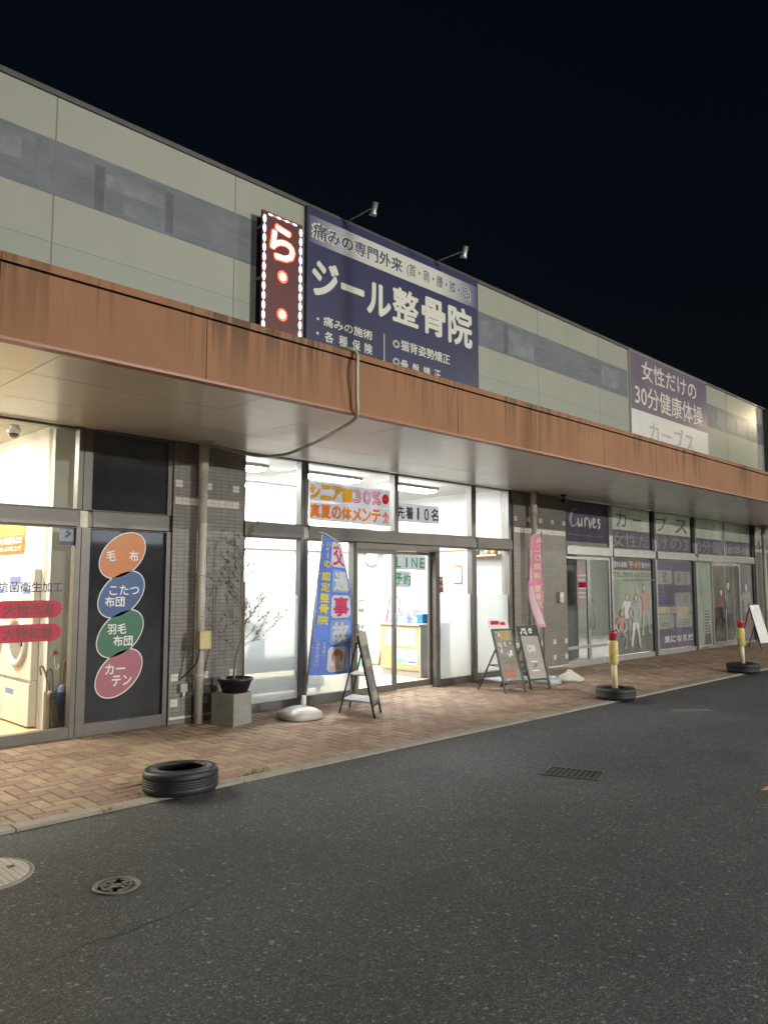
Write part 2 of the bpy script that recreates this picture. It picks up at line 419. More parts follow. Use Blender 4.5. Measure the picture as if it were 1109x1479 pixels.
for a in range(-36, 336):
    for b in range(44, 70):
        d = (a-b) % 4; x0, y0 = a*U, b*U+.02
        if d == 0: paver(x0, x0+2*U, y0, y0+U)
        elif d == 3: paver(x0, x0+U, y0, y0+2*U)
po = pv.build('pavement', M_pave); tag(po, kind='structure')
at = po.data.attributes.new('tone', 'FLOAT', 'FACE'); at.data.foreach_set('value', tones)
m = MB(); m.face([(-10, 5.53, -.011), (45, 5.53, -.011), (45, 8.2, -.011), (-10, 8.2, -.011)])
tag(m.build('pavement_sand_bed', plain('jointing_sand', (.42, .35, .24), .9, 0, .3, 20)), kind='structure')
# crack and yellow parking paint
m = MB(); P = [Vector((1.30, 3.42)), Vector((2.55, 3.66))]; n = 46; prev = None
for i in range(n+1):
    t = i/n; p = P[0].lerp(P[1], t)+Vector((random.uniform(-.006, .006), .035*math.sin(t*7)+random.uniform(-.012, .012)))
    w = .0045*(1-abs(2*t-1)**3)*random.uniform(.3, 1)+.0004
    a, b = (p.x, p.y-w, -.0165), (p.x, p.y+w, -.0165)
    if prev: m.face([prev[0], a, b, prev[1]])
    prev = (a, b)
tag(m.build('asphalt_crack', plain('crack_shadow_tar', (.012, .012, .012), .9)), kind='structure')
m = MB(); m.face([(6.53, 2.33, -.015), (6.68, 2.20, -.015), (10.9, 2.28, -.015), (10.9, 2.43, -.015)])
tag(m.build('parking_line_marking', plain('worn_orange_paint', (.55, .27, .06), .7, 0, .3, 25)), kind='structure')

# ------------------------------------------------------------------ the building
B = thing('shop_building', (0, G, 0), 'long single storey shop row with cream upper wall and orange brown canopy', 'building')
XL, XR = -9.0, 42.0
MB().box(XL, XR, G, G+.2, 3.45, 6.92).build('upper_wall', M_wall, B)
for x0, x1 in ((XL, 6.55), (10.44, 15.9), (20.17, 24.36)): MB().box(x0, x1, G-.004, G-.0005, 5.8, 6.42).build('faded_band', M_band, bpy.data.objects['upper_wall'])
gm = [plain('band_ghost_dark', (.085, .095, .11), .6, 0, .25, 5), plain('band_ghost_pale', (.17, .185, .20), .6, 0, .25, 5), plain('band_ghost_mid', (.135, .15, .165), .6, 0, .3, 4)]
rg = random.Random(12); m = MB()
for x0, x1, z0, z1, k in ((3.55, 3.66, 5.81, 6.33, 0), (4.43, 4.53, 5.83, 6.33, 0), (3.68, 4.40, 6.10, 6.27, 1), (3.70, 4.40, 5.86, 6.02, 2), (2.9, 3.08, 5.82, 6.38, 2), (2.2, 2.75, 6.05, 6.3, 1), (1.2, 2.0, 5.9, 6.3, 2), (10.55, 11.15, 5.95, 6.3, 2), (11.25, 11.36, 5.82, 6.36, 0), (11.4, 12.2, 5.86, 6.30, 1), (14.75, 15.5, 5.9, 6.32, 1), (20.9, 21.4, 5.9, 6.32, 1), (21.5, 22.1, 5.9, 6.3, 2), (22.3, 22.9, 5.9, 6.32, 1), (23.1, 23.9, 5.88, 6.3, 2)):
    m.box(x0, x1, G-.0055, G-.0042, z0, z1, k)
m.build('ghost_mark', gm, bpy.data.objects['upper_wall'])
cp = MB(); cp.box(XL, XR, G-.035, G+.26, 6.92, 6.97); cp.box(XL, XR, G-.02, G+.24, 6.97, 6.99)
cp.build('coping', M_coping, B, bevel=.004)
m = MB(); m.box(XL, XR, G+.2, 19, 6.4, 6.5); m.box(XL, XR, 19, 19.2, 0, 6.92); m.box(XL, XL+.2, G+.2, 19, 0, 6.4); m.box(XR-.2, XR, G+.2, 19, 0, 6.4)
m.build('roof', M_coping, B)
# canopy
can = MB().box(XL, XR, 5.47, G-.001, 3.62, 3.80).build('canopy', M_coping, B)
f = MB(); xj = [3.35-1.62*7+1.62*i for i in range(32)]
for a, b in zip(xj, xj[1:]): f.box(a+.004, b-.004, 5.42, 5.46, 3.285, 3.795)
f.build('fascia', M_fascia, can)
f = MB()
for a, b in zip(xj, xj[1:]): f.box(a+.003, b-.003, 5.405, 5.6, 3.81, 3.87)
f.box(xj[0], xj[-1], 5.44, 5.56, 3.79, 3.812, 1); f.box(xj[0], xj[-1], 5.46, 5.47, 3.28, 3.80, 1)
f.build('fascia_cap', [M_fascia, M_dark], can)
MB().box(XL, XR, 5.41, 5.5, 3.262, 3.285).build('fascia_lip', plain('orange_trim', (.28, .11, .055), .45), can)
s = MB(); ysf = [5.51, 6.35, 7.25, 8.14]; px = .925; x = 2.27-px*12
while x < XR-1:
    for a, b in zip(ysf, ysf[1:]): s.box(x+.003, x+px-.003, a+.003, b-.003, 3.312+random.uniform(0, .0015), 3.34)
    x += px
s.box(XL, XR, 5.5, 8.14, 3.325, 3.36, 1)
s.build('soffit', [M_soffit, plain('soffit_joint', (.30, .28, .24), .7)], can)

# tile pillars with pale accent tiles
def pillar(x0, x1, mat, seed):
    rr = random.Random(seed)
    p = MB().box(x0, x1, G-.03, G+.25, 0, 3.31).build('tile_pillar', mat, B)
    a = MB(); yf = G-.034
    zz = [2.765, 2.81]
    def t(x, z): a.box(x, x+.094, yf, G-.025, z, z+.0405)
    x = x0+.02; i = 0
    while x < x1-.09:
        for z in (2.555, 2.5995): t(x, z)
        if i % 4 == 0:
            for z in (2.76, 2.8045, .49, .5345, .2, .2445): t(x, z)
        x += .1; i += 1
    a.box(x0+.01, x1-.01, yf, G-.025, .055, .085)
    a.build('accent_tile', plain('pale_accent_tile', (.56, .54, .47), .35, 0, .12, 9), p)
pillar(4.62, 5.60, M_tile, 1); pillar(11.41, 13.15, M_tile2, 2); pillar(23.2, 25.6, M_tile2, 3); pillar(-2.2, -1.2, M_tile, 4)

# windows: frame + pane sub-parts
FD0, FD1 = G, G+.11
def window(x0, x1, z0, z1, mat=None, pane=None, split=None, kind='shop_window', b=(.05, .05, .05, .05), label=None, py=G+.045, rmat=None):
    l, r, d, u = b
    e = bpy.data.objects.new(kind, None); COL.objects.link(e); e.parent = B; e.location = (x0, 0, z0); e.empty_display_size = .1
    if label: e['label'] = label
    m = MB(); m.box(x0, x0+l, FD0, FD1, z0, z1); m.box(x1-r, x1, FD0, FD1, z0, z1, 1 if rmat else 0)
    m.box(x0+l, x1-r, FD0+.002, FD1-.002, z0, z0+d); m.box(x0+l, x1-r, FD0+.002, FD1-.002, z1-u, z1)
    m.build('frame', [mat or M_frame, rmat or M_frame], e, bevel=.003)
    p = MB()
    def q(za, zb, mi): p.face([(x0+l-.005, py, za), (x1-r+.005, py, za), (x1-r+.005, py, zb), (x0+l-.005, py, zb)], mi)
    if split: q(z0+d-.005, split, 1); q(split, z1-u+.005, 0)
    else: q(z0+d-.005, z1-u+.005, 0)
    p.build('pane', pane or [M_glass, M_frost], e)
    return e
def bar(x0, x1, z0, z1, mat, y=G-.05): return MB().box(x0, x1, y, G+.10, z0, z1)
TZ0, TZ1 = 2.22, 2.41
# clinic
window(5.61, 6.62, TZ1, 3.31, b=(.045, .06, .012, .03)); window(6.63, 8.425, TZ1, 3.31, b=(.06, .04, .012, .03))
window(8.427, 10.31, TZ1, 3.31, b=(.04, .06, .012, .03)); window(10.315, 11.40, TZ1, 3.31, b=(.06, .09, .012, .03))
window(5.61, 6.62, 0, TZ0, b=(.045, .06, .11, .012), split=1.47, label='tall window with lower half frosted beside the potted tree'); window(6.63, 7.56, 0, TZ0, b=(.06, .03, .12, .012), split=1.45)
window(9.39, 10.31, 0, TZ0, b=(.03, .06, .11, .012), split=1.45, label='window with frosted lower half right of the glass doors'); window(10.315, 11.40, 0, TZ0, b=(.06, .09, .13, .012), split=1.43)
t = MB()
for a, b in ((5.62, 6.585), (6.675, 10.27), (10.355, 11.36)): t.box(a, b, G-.05, G+.10, TZ0, TZ1)
t.build('transom_bar', M_frame, B, bevel=.015)
t = MB(); t.box(7.562, 9.388, G-.02, G+.12, 2.125, TZ0-.002); t.box(7.562, 7.60, G-.01, G+.12, 0, 2.125); t.box(9.30, 9.388, G-.02, G+.12, 0, 2.125); t.build('door_frame', M_frame, B, bevel=.004)
def leaf(x0, x1, hx, kind='sliding_door', mat=None, z1=2.12, y=G+.03, kick=0):
    e = bpy.data.objects.new(kind, None); COL.objects.link(e); e.parent = B; e.location = (x0, 0, 0); e.empty_display_size = .1
    m = MB(); w = .045
    m.box(x0, x0+w, y, y+.04, .02, z1); m.box(x1-w, x1, y, y+.04, .02, z1)
    m.box(x0+w, x1-w, y+.002, y+.038, .02, .12); m.box(x0+w, x1-w, y+.002, y+.038, z1-.05, z1)
    if kick: m.box(x0+w, x1-w, y+.002, y+.038, .34, .40)
    m.build('frame', mat or M_frame, e, bevel=.003)
    p = MB(); p.face([(x0+w-.004, y+.02, .11), (x1-w+.004, y+.02, .11), (x1-w+.004, y+.02, z1-.045), (x0+w-.004, y+.02, z1-.045)]); p.build('pane', M_glass, e)
    h = MB()
    if kick: h.tube([(hx, y-.0, .72), (hx, y-.06, .74), (hx, y-.06, 1.28), (hx, y, 1.30)], .012, 8)
    else: h.box(hx-.012, hx+.012, y-.025, y-.002, .96, 1.18)
    h.build('handle', M_silver, e)
    return e
window(25.6, 28.4, 0, 3.31, M_silver); window(28.41, 31.5, 0, 3.31, M_silver)
leaf(7.60, 8.45, 8.425); leaf(8.435, 9.30, 8.47, y=G+.085)
# laundry
window(-1.2, 1.55, TZ1, 3.31, b=(.06, .05, .012, .03)); window(1.56, 3.545, TZ1, 3.31, b=(.05, .055, .012, .03))
window(-1.2, 1.55, 0, TZ0, b=(.06, .05, .11, .012)); window(1.56, 3.545, 0, TZ0, b=(.05, .055, .11, .012))
window(3.55, 4.615, TZ1, 3.31, b=(.10, .055, .012, .03), pane=[M_darkglass, M_darkglass]); window(3.55, 4.615, 0, TZ0, b=(.10, .055, .13, .012), pane=[M_darkglass, M_darkglass], label='dark window carrying four oval stickers')
t = MB()
for a, b in ((-1.15, 1.52), (1.60, 3.50), (3.65, 4.58)): t.box(a, b, G-.03, G+.10, TZ0, TZ1)
t.build('transom_bar', M_frame, B, bevel=.012)
# fitness club
GZ0, GZ1 = 2.2, 2.38
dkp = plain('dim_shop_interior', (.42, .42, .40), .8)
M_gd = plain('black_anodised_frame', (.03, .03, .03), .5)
window(13.15, 14.96, GZ1, 3.31, M_silver, b=(.05, .06, .012, .02))
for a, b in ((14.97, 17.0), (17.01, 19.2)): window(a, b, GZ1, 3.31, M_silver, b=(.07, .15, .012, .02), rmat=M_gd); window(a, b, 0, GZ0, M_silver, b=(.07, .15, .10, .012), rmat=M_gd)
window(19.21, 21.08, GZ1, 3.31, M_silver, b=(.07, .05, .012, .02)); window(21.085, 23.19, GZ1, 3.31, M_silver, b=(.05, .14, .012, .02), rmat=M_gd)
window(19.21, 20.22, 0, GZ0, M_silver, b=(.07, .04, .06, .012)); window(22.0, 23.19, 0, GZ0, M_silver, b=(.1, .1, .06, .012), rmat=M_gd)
t = MB()
for a, b in ((13.17, 14.95), (15.0, 16.92), (17.05, 19.1), (19.28, 23.1)): t.box(a, b, G-.05, G+.10, GZ0, GZ1)
t.build('transom_bar', M_silver, B, bevel=.012)
leaf(13.19, 14.07, 13.98, 'swing_door', M_silver, 2.17, kick=1); leaf(14.08, 14.95, 14.17, 'swing_door', M_silver, 2.17, kick=1)
leaf(20.23, 21.10, 21.06, 'sliding_door', M_silver, 2.15); leaf(21.09, 21.99, 21.12, 'sliding_door', M_silver, 2.15, y=G+.075)
# rooms
def room(x0, x1, y1, z0, z1, wm, fm, ys):
    m = MB(); y0 = G+.16
    m.face([(x0, y1, z0), (x1, y1, z0), (x1, y1, z1), (x0, y1, z1)]); m.face([(x0, y0, z0), (x0, y1, z0), (x0, y1, z1), (x0, y0, z1)])
    m.face([(x1, y1, z0), (x1, ys, z0), (x1, ys, z1), (x1, y1, z1)]); m.build('interior_wall', wm, B)
    MB().box(x0, x1, G+.06, y1, z0-.05, z0).build('interior_floor', fm, B)
    MB().box(x0-.2, x1+.2, y0, y1+.1, z1, z1+.04).build('interior_ceiling', wm, B)
room(4.95, 11.55, 11.6, .03, 3.36, M_inw, M_floor, G+.16)
room(-5.0, 3.42, 12.8, .03, 3.40, M_inc, plain('orange_wood_floor', (.68, .47, .25), .4, 0, .15, 4), 8.7)
room(25.7, 33, 12.5, .03, 3.40, M_inw, M_floor, G+.16)
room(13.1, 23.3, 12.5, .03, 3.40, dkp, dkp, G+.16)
MB().box(3.42, 3.72, 8.62, 8.8, .03, 3.40).build('interior_wall', M_inc, B)
MB().box(3.73, 4.9, G+.12, 8.8, .0, 3.40).build('interior_wall', dkp, B)
MB().box(13.14, 15.0, 9.0, 9.06, .03, 2.6).build('interior_wall', plain('added_dark_backing', (.15, .155, .145), .7), B)  # dark board added behind the swing doors so the interior reads darker
m = MB(); y = 11.55; m.box(4.97, 11.5, y-.02, y+.04, 2.27, 2.31); m.box(11.50, 11.54, 8.4, y, 2.27, 2.31)
m.build('picture_rail', plain('pale_wood_rail', (.62, .50, .32), .5), B)

def downpipe(x, y=G-.17):
    p = MB(); p.tube([(x, y, 0), (x, y, 2.9)], .052, 16); p.tube([(x, y, 2.88), (x, y, 3.30)], .058, 16); p.tube([(x, y, 3.29), (x, y, 3.311)], .105, 18)
    o = p.build('downpipe', M_pvc, B)
    b = MB()
    for z in (.55, 1.72, 2.66): b.tube([(x, y, z-.012), (x, y, z+.012)], .060, 16); b.box(x-.012, x+.012, y+.05, G-.02, z-.01, z+.01)
    b.build('bracket', M_pvc, o)
downpipe(4.93); downpipe(11.86); downpipe(23.5); downpipe(24.3)

# ------------------------------------------------------------------ lights
def area(name, parent, loc, target, power, col, size, spread=160):
    l = bpy.data.lights.new(name, 'AREA'); l.shape = 'DISK'; l.size = size; l.energy = power; l.color = col; l.spread = R(spread)
    o = bpy.data.objects.new(name, l); COL.objects.link(o); o.parent = parent
    w = Vector(loc)-(parent.location if parent else Vector()); o.location = w
    o.rotation_euler = (Vector(target)-Vector(loc)).to_track_quat('-Z', 'Y').to_euler()
    return o
def lot_lamp(x, y, h, target, power, col, label):
    t = thing('parking_lot_lamp', (x, y, -.02), label, 'street lamp', 'parking lot lamps')
    MB().tube([(x, y, -.02), (x, y, h+.05)], [.09, .055], 14).build('pole', M_silver, t)
    d = (Vector(target)-Vector((x, y, h))); d.z = 0; d.normalize(); e = Vector((-d.y, d.x, 0))
    c = Vector((x, y, h))+d*.45
    MB().obox(c+Vector((0, 0, .06)), d*.42, e*.16, (0, 0, .05)).build('lamp_head', M_silver, t, bevel=.02)
    MB().obox(c+Vector((0, 0, .005)), d*.3, e*.13, (0, 0, .004)).build('lamp_lens', emit('lot_lamp_glow', (1, .95, .85), 12), t)
    area('lamp_light', t, c-Vector((0, 0, .03)), target, power, col, .35)
lot_lamp(45, -20, 9.0, (14, 8, 1.5), 4600, (1, .95, .84), 'tall parking lot lamp beyond the gym end of the shops')
lot_lamp(18, -42, 7.0, (11, 8, 2), 9500, (1, .97, .90), 'distant parking lot lamp straight out from the pink banner')
lot_lamp(-8, -40, 7.0, (6, 8, 2), 5200, (1, .97, .90), 'distant parking lot lamp out beyond the coin laundry end')
lot_lamp(11, -9, 8.5, (7, -3, 0), 1750, (1, .98, .95), 'tall parking lot lamp facing the clinic across the asphalt')
M_tube = emit('ceiling_light_diffuser_glow', (.98, .99, 1), 132)
M_tubew = emit('laundry_light_diffuser_glow', (1, .94, .79), 92)
def ceiling_light(x, y, z, mat, label, grp, lx=1.2, ly=.3):
    t = thing('ceiling_light', (x, y, z), label, 'ceiling light', grp)
    MB().box(x-lx/2-.03, x+lx/2+.03, y-ly/2-.03, y+ly/2+.03, z-.05, z-.003).build('housing', M_white, t)
    MB().box(x-lx/2, x+lx/2, y-ly/2, y+ly/2, z-.075, z-.052).build('diffuser', mat, t)
for x in (6.1, 8.0, 9.9):
    for y in (9.3, 10.9):
        ceiling_light(x, y, 3.36, M_tube, 'bright white ceiling light panel glowing inside the clinic behind the upper glass', 'clinic ceiling lights')
for x, y in ((2.3, 9.9), (2.3, 11.3), (0.2, 9.9), (0.2, 11.3), (1.7, 8.47)):  # last panel, close to the glass, is added to brighten the return wall
    ceiling_light(x, y, 3.40, M_tubew, 'warm ceiling light panel glowing inside the coin laundry', 'laundry ceiling lights')
for x in (14.5, 17.5, 20.5): ceiling_light(x, 9.7, 3.4, emit('dim_night_light_glow', (1, .96, .92), 75.0), 'dim ceiling light panel behind the film covered gym windows', 'gym ceiling lights')
t = thing('added_downlight', (26.2, 7.1, 3.31), 'round warm downlight under the canopy past the gym end pillar', 'downlight')  # unseen lamp added to brighten the end pillar and the soffit
MB().tube([(26.2, 7.1, 3.312), (26.2, 7.1, 3.27)], .16, 20).build('rim', M_white, t); MB().tube([(26.2, 7.1, 3.268), (26.2, 7.1, 3.262)], .14, 20).build('diffuser', emit('added_downlight_glow', (1, .93, .8), 190), t)
for x in (27, 30): ceiling_light(x, 9.3, 3.4, M_tube, 'ceiling light panel in the bright shop past the gym', 'far shop ceiling lights')

# ------------------------------------------------------------------ signs on the upper wall
SY = G-.06
t = thing('clinic_sign', (8.49, G, 4.6), 'large navy clinic sign with cream lettering on the upper wall', 'sign')
MB().box(6.57, 10.42, SY, G-.001, 4.55, 6.93).build('sign_panel', M_navy, t, bevel=.004)
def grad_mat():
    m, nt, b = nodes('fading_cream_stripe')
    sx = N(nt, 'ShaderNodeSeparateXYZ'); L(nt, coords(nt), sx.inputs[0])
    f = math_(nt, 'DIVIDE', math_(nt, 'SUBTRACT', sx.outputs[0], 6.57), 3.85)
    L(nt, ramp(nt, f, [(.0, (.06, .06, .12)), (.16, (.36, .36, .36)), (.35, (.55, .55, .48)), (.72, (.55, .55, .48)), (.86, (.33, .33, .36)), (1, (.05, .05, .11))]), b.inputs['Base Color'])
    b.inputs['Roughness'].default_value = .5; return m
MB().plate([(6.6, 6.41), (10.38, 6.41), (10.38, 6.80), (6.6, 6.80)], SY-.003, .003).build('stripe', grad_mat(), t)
w = wall_at(SY-.005)
write('lettering_outline', M_cream, t, [('痛みの専門外来', 6.64, 8.52, 6.475, 6.735, .045), ('(首・肩・腰・膝・足)', 8.575, 10.21, 6.47, 6.73, .02)], wall_at(SY-.0045))
write('lettering', M_navyink, t, [('痛みの専門外来', 6.67, 8.5, 6.49, 6.72, .022), ('(首・肩・腰・膝・足)', 8.6, 10.19, 6.48, 6.72, .006)], w)
o = write('lettering', M_cream, t, [
    ('ジール', 6.66, 8.24, 5.66, 6.2, .045), ('整', 8.27, 8.87, 5.68, 6.25, .03), ('骨', 8.94, 9.53, 5.66, 6.28, .035), ('院', 9.6, 10.24, 5.64, 6.32, .035),
    ('・痛みの施術', 6.75, 7.84, 5.255, 5.40, .02), ('・', 6.75, 6.79, 5.10, 5.14, 0), ('各', 6.90, 7.07, 5.03, 5.19, .02), ('種', 7.17, 7.34, 5.03, 5.19, .02), ('保', 7.43, 7.59, 5.03, 5.19, .02), ('険', 7.68, 7.84, 5.03, 5.19, .02),
    ('・', 6.75, 6.79, 4.90, 4.94, 0), ('交', 6.90, 7.07, 4.83, 4.985, .02), ('通', 7.17, 7.34, 4.83, 4.985, .02), ('事', 7.43, 7.59, 4.83, 4.985, .02), ('故', 7.68, 7.84, 4.83, 4.985, .02),
    ('◎', 8.28, 8.43, 5.26, 5.38, 0), ('猫背姿勢矯正', 8.46, 9.64, 5.25, 5.42, .018),
    ('◎', 8.28, 8.43, 4.98, 5.10, 0), ('骨', 8.46, 8.62, 4.94, 5.10, .018), ('盤', 8.72, 8.88, 4.94, 5.10, .018), ('矯', 8.98, 9.14, 4.94, 5.10, .018), ('正', 9.24, 9.40, 4.94, 5.10, .018),
    [(8.083, 4.7), (8.098, 4.7), (8.098, 5.42), (8.083, 5.42)]], w, 5)

t = thing('gym_sign', (18.05, G, 4.6), 'purple and white gym sign on the upper wall above the canopy', 'sign')
MB().box(15.96, 20.15, SY+.01, G-.001, 4.6, 6.93).build('sign_panel', plain('white_sign_face', (.62, .61, .57), .4, 0, .05, 2), t)
M_purple = plain('faded_purple_sign_face', (.135, .10, .15), .4, 0, .2, 1.5)
MB().plate([(15.97, 5.58), (20.14, 5.58), (20.14, 6.92), (15.97, 6.92)], SY+.007, .003).build('colour_panel', M_purple, t)
w = wall_at(SY+.005)
write('lettering', M_cream, t, [('女性だけの', 16.5, 19.5, 6.33, 6.80, .008), ('30分健康体操', 16.15, 19.85, 5.69, 6.22, .008)], w)
write('lettering', plain('pale_grey_ink', (.40, .39, .37), .5), t, [('カーブス', 16.8, 19.25, 4.92, 5.44, .008)], w)

# LED board
LX0, LX1, LZ0, LZ1, LY = 5.715, 6.39, 4.6, 6.515, 7.965
t = thing('led_sign', (6.15, G, 4.6), 'narrow black upright LED board with glowing red characters and white lights round its rim', 'LED sign')
MB().box(LX0, LX1, LY, LY+.035, LZ0, LZ1).build('cabinet', plain('glow_tinted_led_panel', (.10, .019, .016), .5), t, bevel=.006)  # red glow of the lit characters is put into the panel's base colour
m = MB()
for x in (5.74, 6.34):
    for z in (4.9, 5.6, 6.3): m.box(x, x+.025, LY+.036, G-.001, z, z+.03)
m.build('bracket', M_silver, t)
m = MB()
for i in range(13):
    z = 6.40-i*.13
    for x in (LX0+.035, LX1-.035): m.plate(ell(x, z, .027, .056, 12), LY-.004, .004)
for i in range(4): m.plate(ell(LX0+.13+i*.135, LZ1-.035, .04, .014, 12), LY-.004, .004)
m.build('rim_light', emit('white_led', (.66, .78, 1), 1.9), t)
m = MB()
for i in range(13):
    z = 6.335-i*.13
    for x in (LX0+.035, LX1-.035): m.plate(ell(x, z, .010, .008, 8), LY-.004, .004)
for i in range(3): m.plate(ell(LX0+.2+i*.135, LZ1-.035, .02, .011, 8), LY-.004, .004)
m.build('rim_light', emit('red_rim_led', (1, .10, .05), 2.2), t)
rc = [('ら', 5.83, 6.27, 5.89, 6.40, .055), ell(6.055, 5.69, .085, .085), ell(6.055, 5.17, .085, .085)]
write('led_character', emit('red_led_bleed', (1, .09, .035), 2.6), t, rc, wall_at(LY-.003))  # wider red copy paints the LEDs' bleed as a rim round each character
rc = [('ら', 5.855, 6.245, 5.915, 6.375, .022), ell(6.055, 5.69, .05, .052), ell(6.055, 5.17, .05, .052)]
write('led_character', emit('hot_red_led', (1, .55, .36), 9), t, rc, wall_at(LY-.006))

def spotlight(x, label, head=(0, -.58, .03), grp='spotlights over the signs', glow=None):
    t = thing('sign_spotlight', (x, G-.05, 6.98), label, 'spotlight', grp)
    a = Vector((x, G-.02, 6.96)); h = Vector((x, G, 6.98))+Vector(head)
    MB().tube([a, a+Vector((0, -.03, .03)), h+Vector((0, .06, -.005)), h], .011, 8).build('arm', M_silver, t)
    d = Vector((0, .35, -1)).normalized()
    MB().tube([h-d*.06, h-d*.055, h+d*.07, h+d*.11, h+d*.125], [.02, .042, .046, .058, .058], 16).build('lamp_head', M_silver, t)
    MB().tube([h+d*.126, h+d*.130], .05, 16).build('lens', glow or plain('spot_lens', (.5, .45, .35), .1), t)
    return t, h, d
spotlight(7.38, 'unlit spotlight on an arm over the middle of the navy clinic sign')
spotlight(9.40, 'unlit spotlight on an arm over the right end of the navy clinic sign', (0, -.60, .02))
t, h, d = spotlight(25.4, 'lit spotlight beyond the end pillar of the upper wall', (0, -.6, .03), glow=emit('warm_spot_lens', (1, .8, .5), 8))
area('spot_light', t, h+d*.15, (24.4, G, 5.9), 55, (1, .80, .48), .1, 150)
t = thing('light_box_sign', (26.6, G, 4.6), 'lit white sign box at the far end of the upper wall', 'sign')
MB().box(24.42, 28.8, G-.20, G-.001, 4.62, 6.94).build('sign_frame', M_coping, t)
MB().box(24.5, 28.75, G-.207, G-.2, 4.66, 6.9).build('sign_face', emit('white_light_box_face', (.95, .93, .82), .75), t)

# conduit hose that drops over the canopy
def bez(pts, n=10):
    out = []; P = [Vector(p) for p in pts]
    for i in range(len(P)-1):
        p0, p1, p2, p3 = P[max(i-1, 0)], P[i], P[i+1], P[min(i+2, len(P)-1)]
        for k in range(n):
            u = k/n; out.append(.5*((2*p1)+(p2-p0)*u+(2*p0-5*p1+4*p2-p3)*u*u+(3*p1-p0-3*p2+p3)*u**3))
    return out+[P[-1]]
h = MB(); h.tube(bez([(6.2, 8.0, 4.55), (5.9, 7.3, 3.92), (5.3, 6.2, 3.83), (4.93, 5.55, 3.90), (4.98, 5.37, 3.86), (4.96, 5.33, 3.68), (4.98, 5.35, 3.45), (5.0, 5.365, 3.29), (5.05, 5.45, 3.225), (5.18, 5.78, 3.205), (5.42, 6.37, 3.20), (5.55, 6.8, 3.19), (5.62, 7.25, 3.165), (5.57, 7.58, 3.17), (5.42, 7.85, 3.215), (5.17, 7.95, 3.265), (5.03, 8.0, 3.28), (4.99, 8.02, 3.2), (4.98, 8.05, 2.9)]), .019, 9)
tag(h.build('conduit_hose', plain('grey_green_hose', (.40, .385, .315), .45), origin=(4.97, 5.4, 3.8)), 'grey conduit hose drooping over the canopy edge to the drainpipe', 'hose')

# ------------------------------------------------------------------ stickers and lettering on the laundry glass
ws = wall_at
def oval(cz, col, lab, lines, rot=R(42)):
    t = thing('oval_sticker', (4.045, G+.04, cz), lab, 'sticker', 'oval stickers on the dark window')
    MB().plate(ell(4.045, cz, .318, .215, 40, rot), G+.038, .003).build('border', M_paper, t)
    MB().plate(ell(4.045, cz, .306, .203, 40, rot), G+.035, .0025).build('face', plain('oval_'+lab.split()[0], col, .4, 0, .04), t)
    write('lettering', M_paper, t, lines, ws(G+.032))
oval(1.935, (.45, .15, .022), 'orange oval sticker lettered 毛布, topmost of four', [('毛', 3.85, 3.96, 1.865, 1.985, .02), ('布', 4.12, 4.23, 1.865, 1.985, .02)])
oval(1.50, (.018, .07, .20), 'blue oval sticker lettered こたつ布団 on the dark window', [('こたつ', 3.90, 4.25, 1.49, 1.60, .015), ('布団', 3.85, 4.08, 1.36, 1.475, .02)])
oval(1.065, (.018, .12, .06), 'green oval sticker lettered 羽毛布団 on the dark window', [('羽毛', 3.89, 4.11, 1.06, 1.175, .02), ('布団', 3.96, 4.19, .925, 1.04, .02)])
oval(.63, (.32, .105, .14), 'pink oval sticker lettered カーテン, lowest of four', [('カー', 3.88, 4.11, .625, .735, .02), ('テン', 3.96, 4.19, .49, .605, .02)])
o = write('window_lettering', M_navyink, None, [('抗菌衛生加工', 2.735, 3.385, 1.525, 1.635, .014)], ws(G+.043))
tag(o, 'dark blue lettering 抗菌衛生加工 on the laundry window', 'lettering')
M_pink = film_mat('raspberry_sticker', (.60, .07, .13), .35); M_maroon = plain('maroon_ink', (.20, .06, .05), .6)
for z, tx, lb in ((1.352, '大物洗濯', 'upper raspberry pink pill sticker lettered 大物洗濯'), (1.11, '大物乾燥', 'lower raspberry pink pill sticker lettered 大物乾燥')):
    t = thing('pill_sticker', (2.98, G+.04, z), lb, 'sticker', 'pill stickers on the laundry window')
    MB().plate(rrect(2.715, 3.385, z-.09, z+.09, .088), G+.040, .003).build('face', M_pink, t)
    write('lettering', M_maroon, t, [(tx, 2.80, 3.30, z-.062, z+.062, .025)], ws(G+.037))
t = thing('security_sticker', (3.43, G+.04, 2.02), 'small grey and blue square sticker in the laundry window corner', 'sticker')
MB().plate([(3.33, 2.02), (3.49, 2.02), (3.49, 2.22), (3.33, 2.22)], G+.040, .003).build('face', plain('sticker_grey', (.22, .25, .27), .5), t)
MB().plate([(3.332, 2.022), (3.488, 2.022), (3.488, 2.065), (3.332, 2.065)], G+.038, .002).build('foot_band', M_navyink, t)
MB().plate([(3.38, 2.12), (3.40, 2.10), (3.44, 2.13), (3.46, 2.16), (3.42, 2.165), (3.44, 2.19), (3.41, 2.185), (3.39, 2.16), (3.42, 2.145)], G+.038, .002).build('emblem', M_navyink, t)

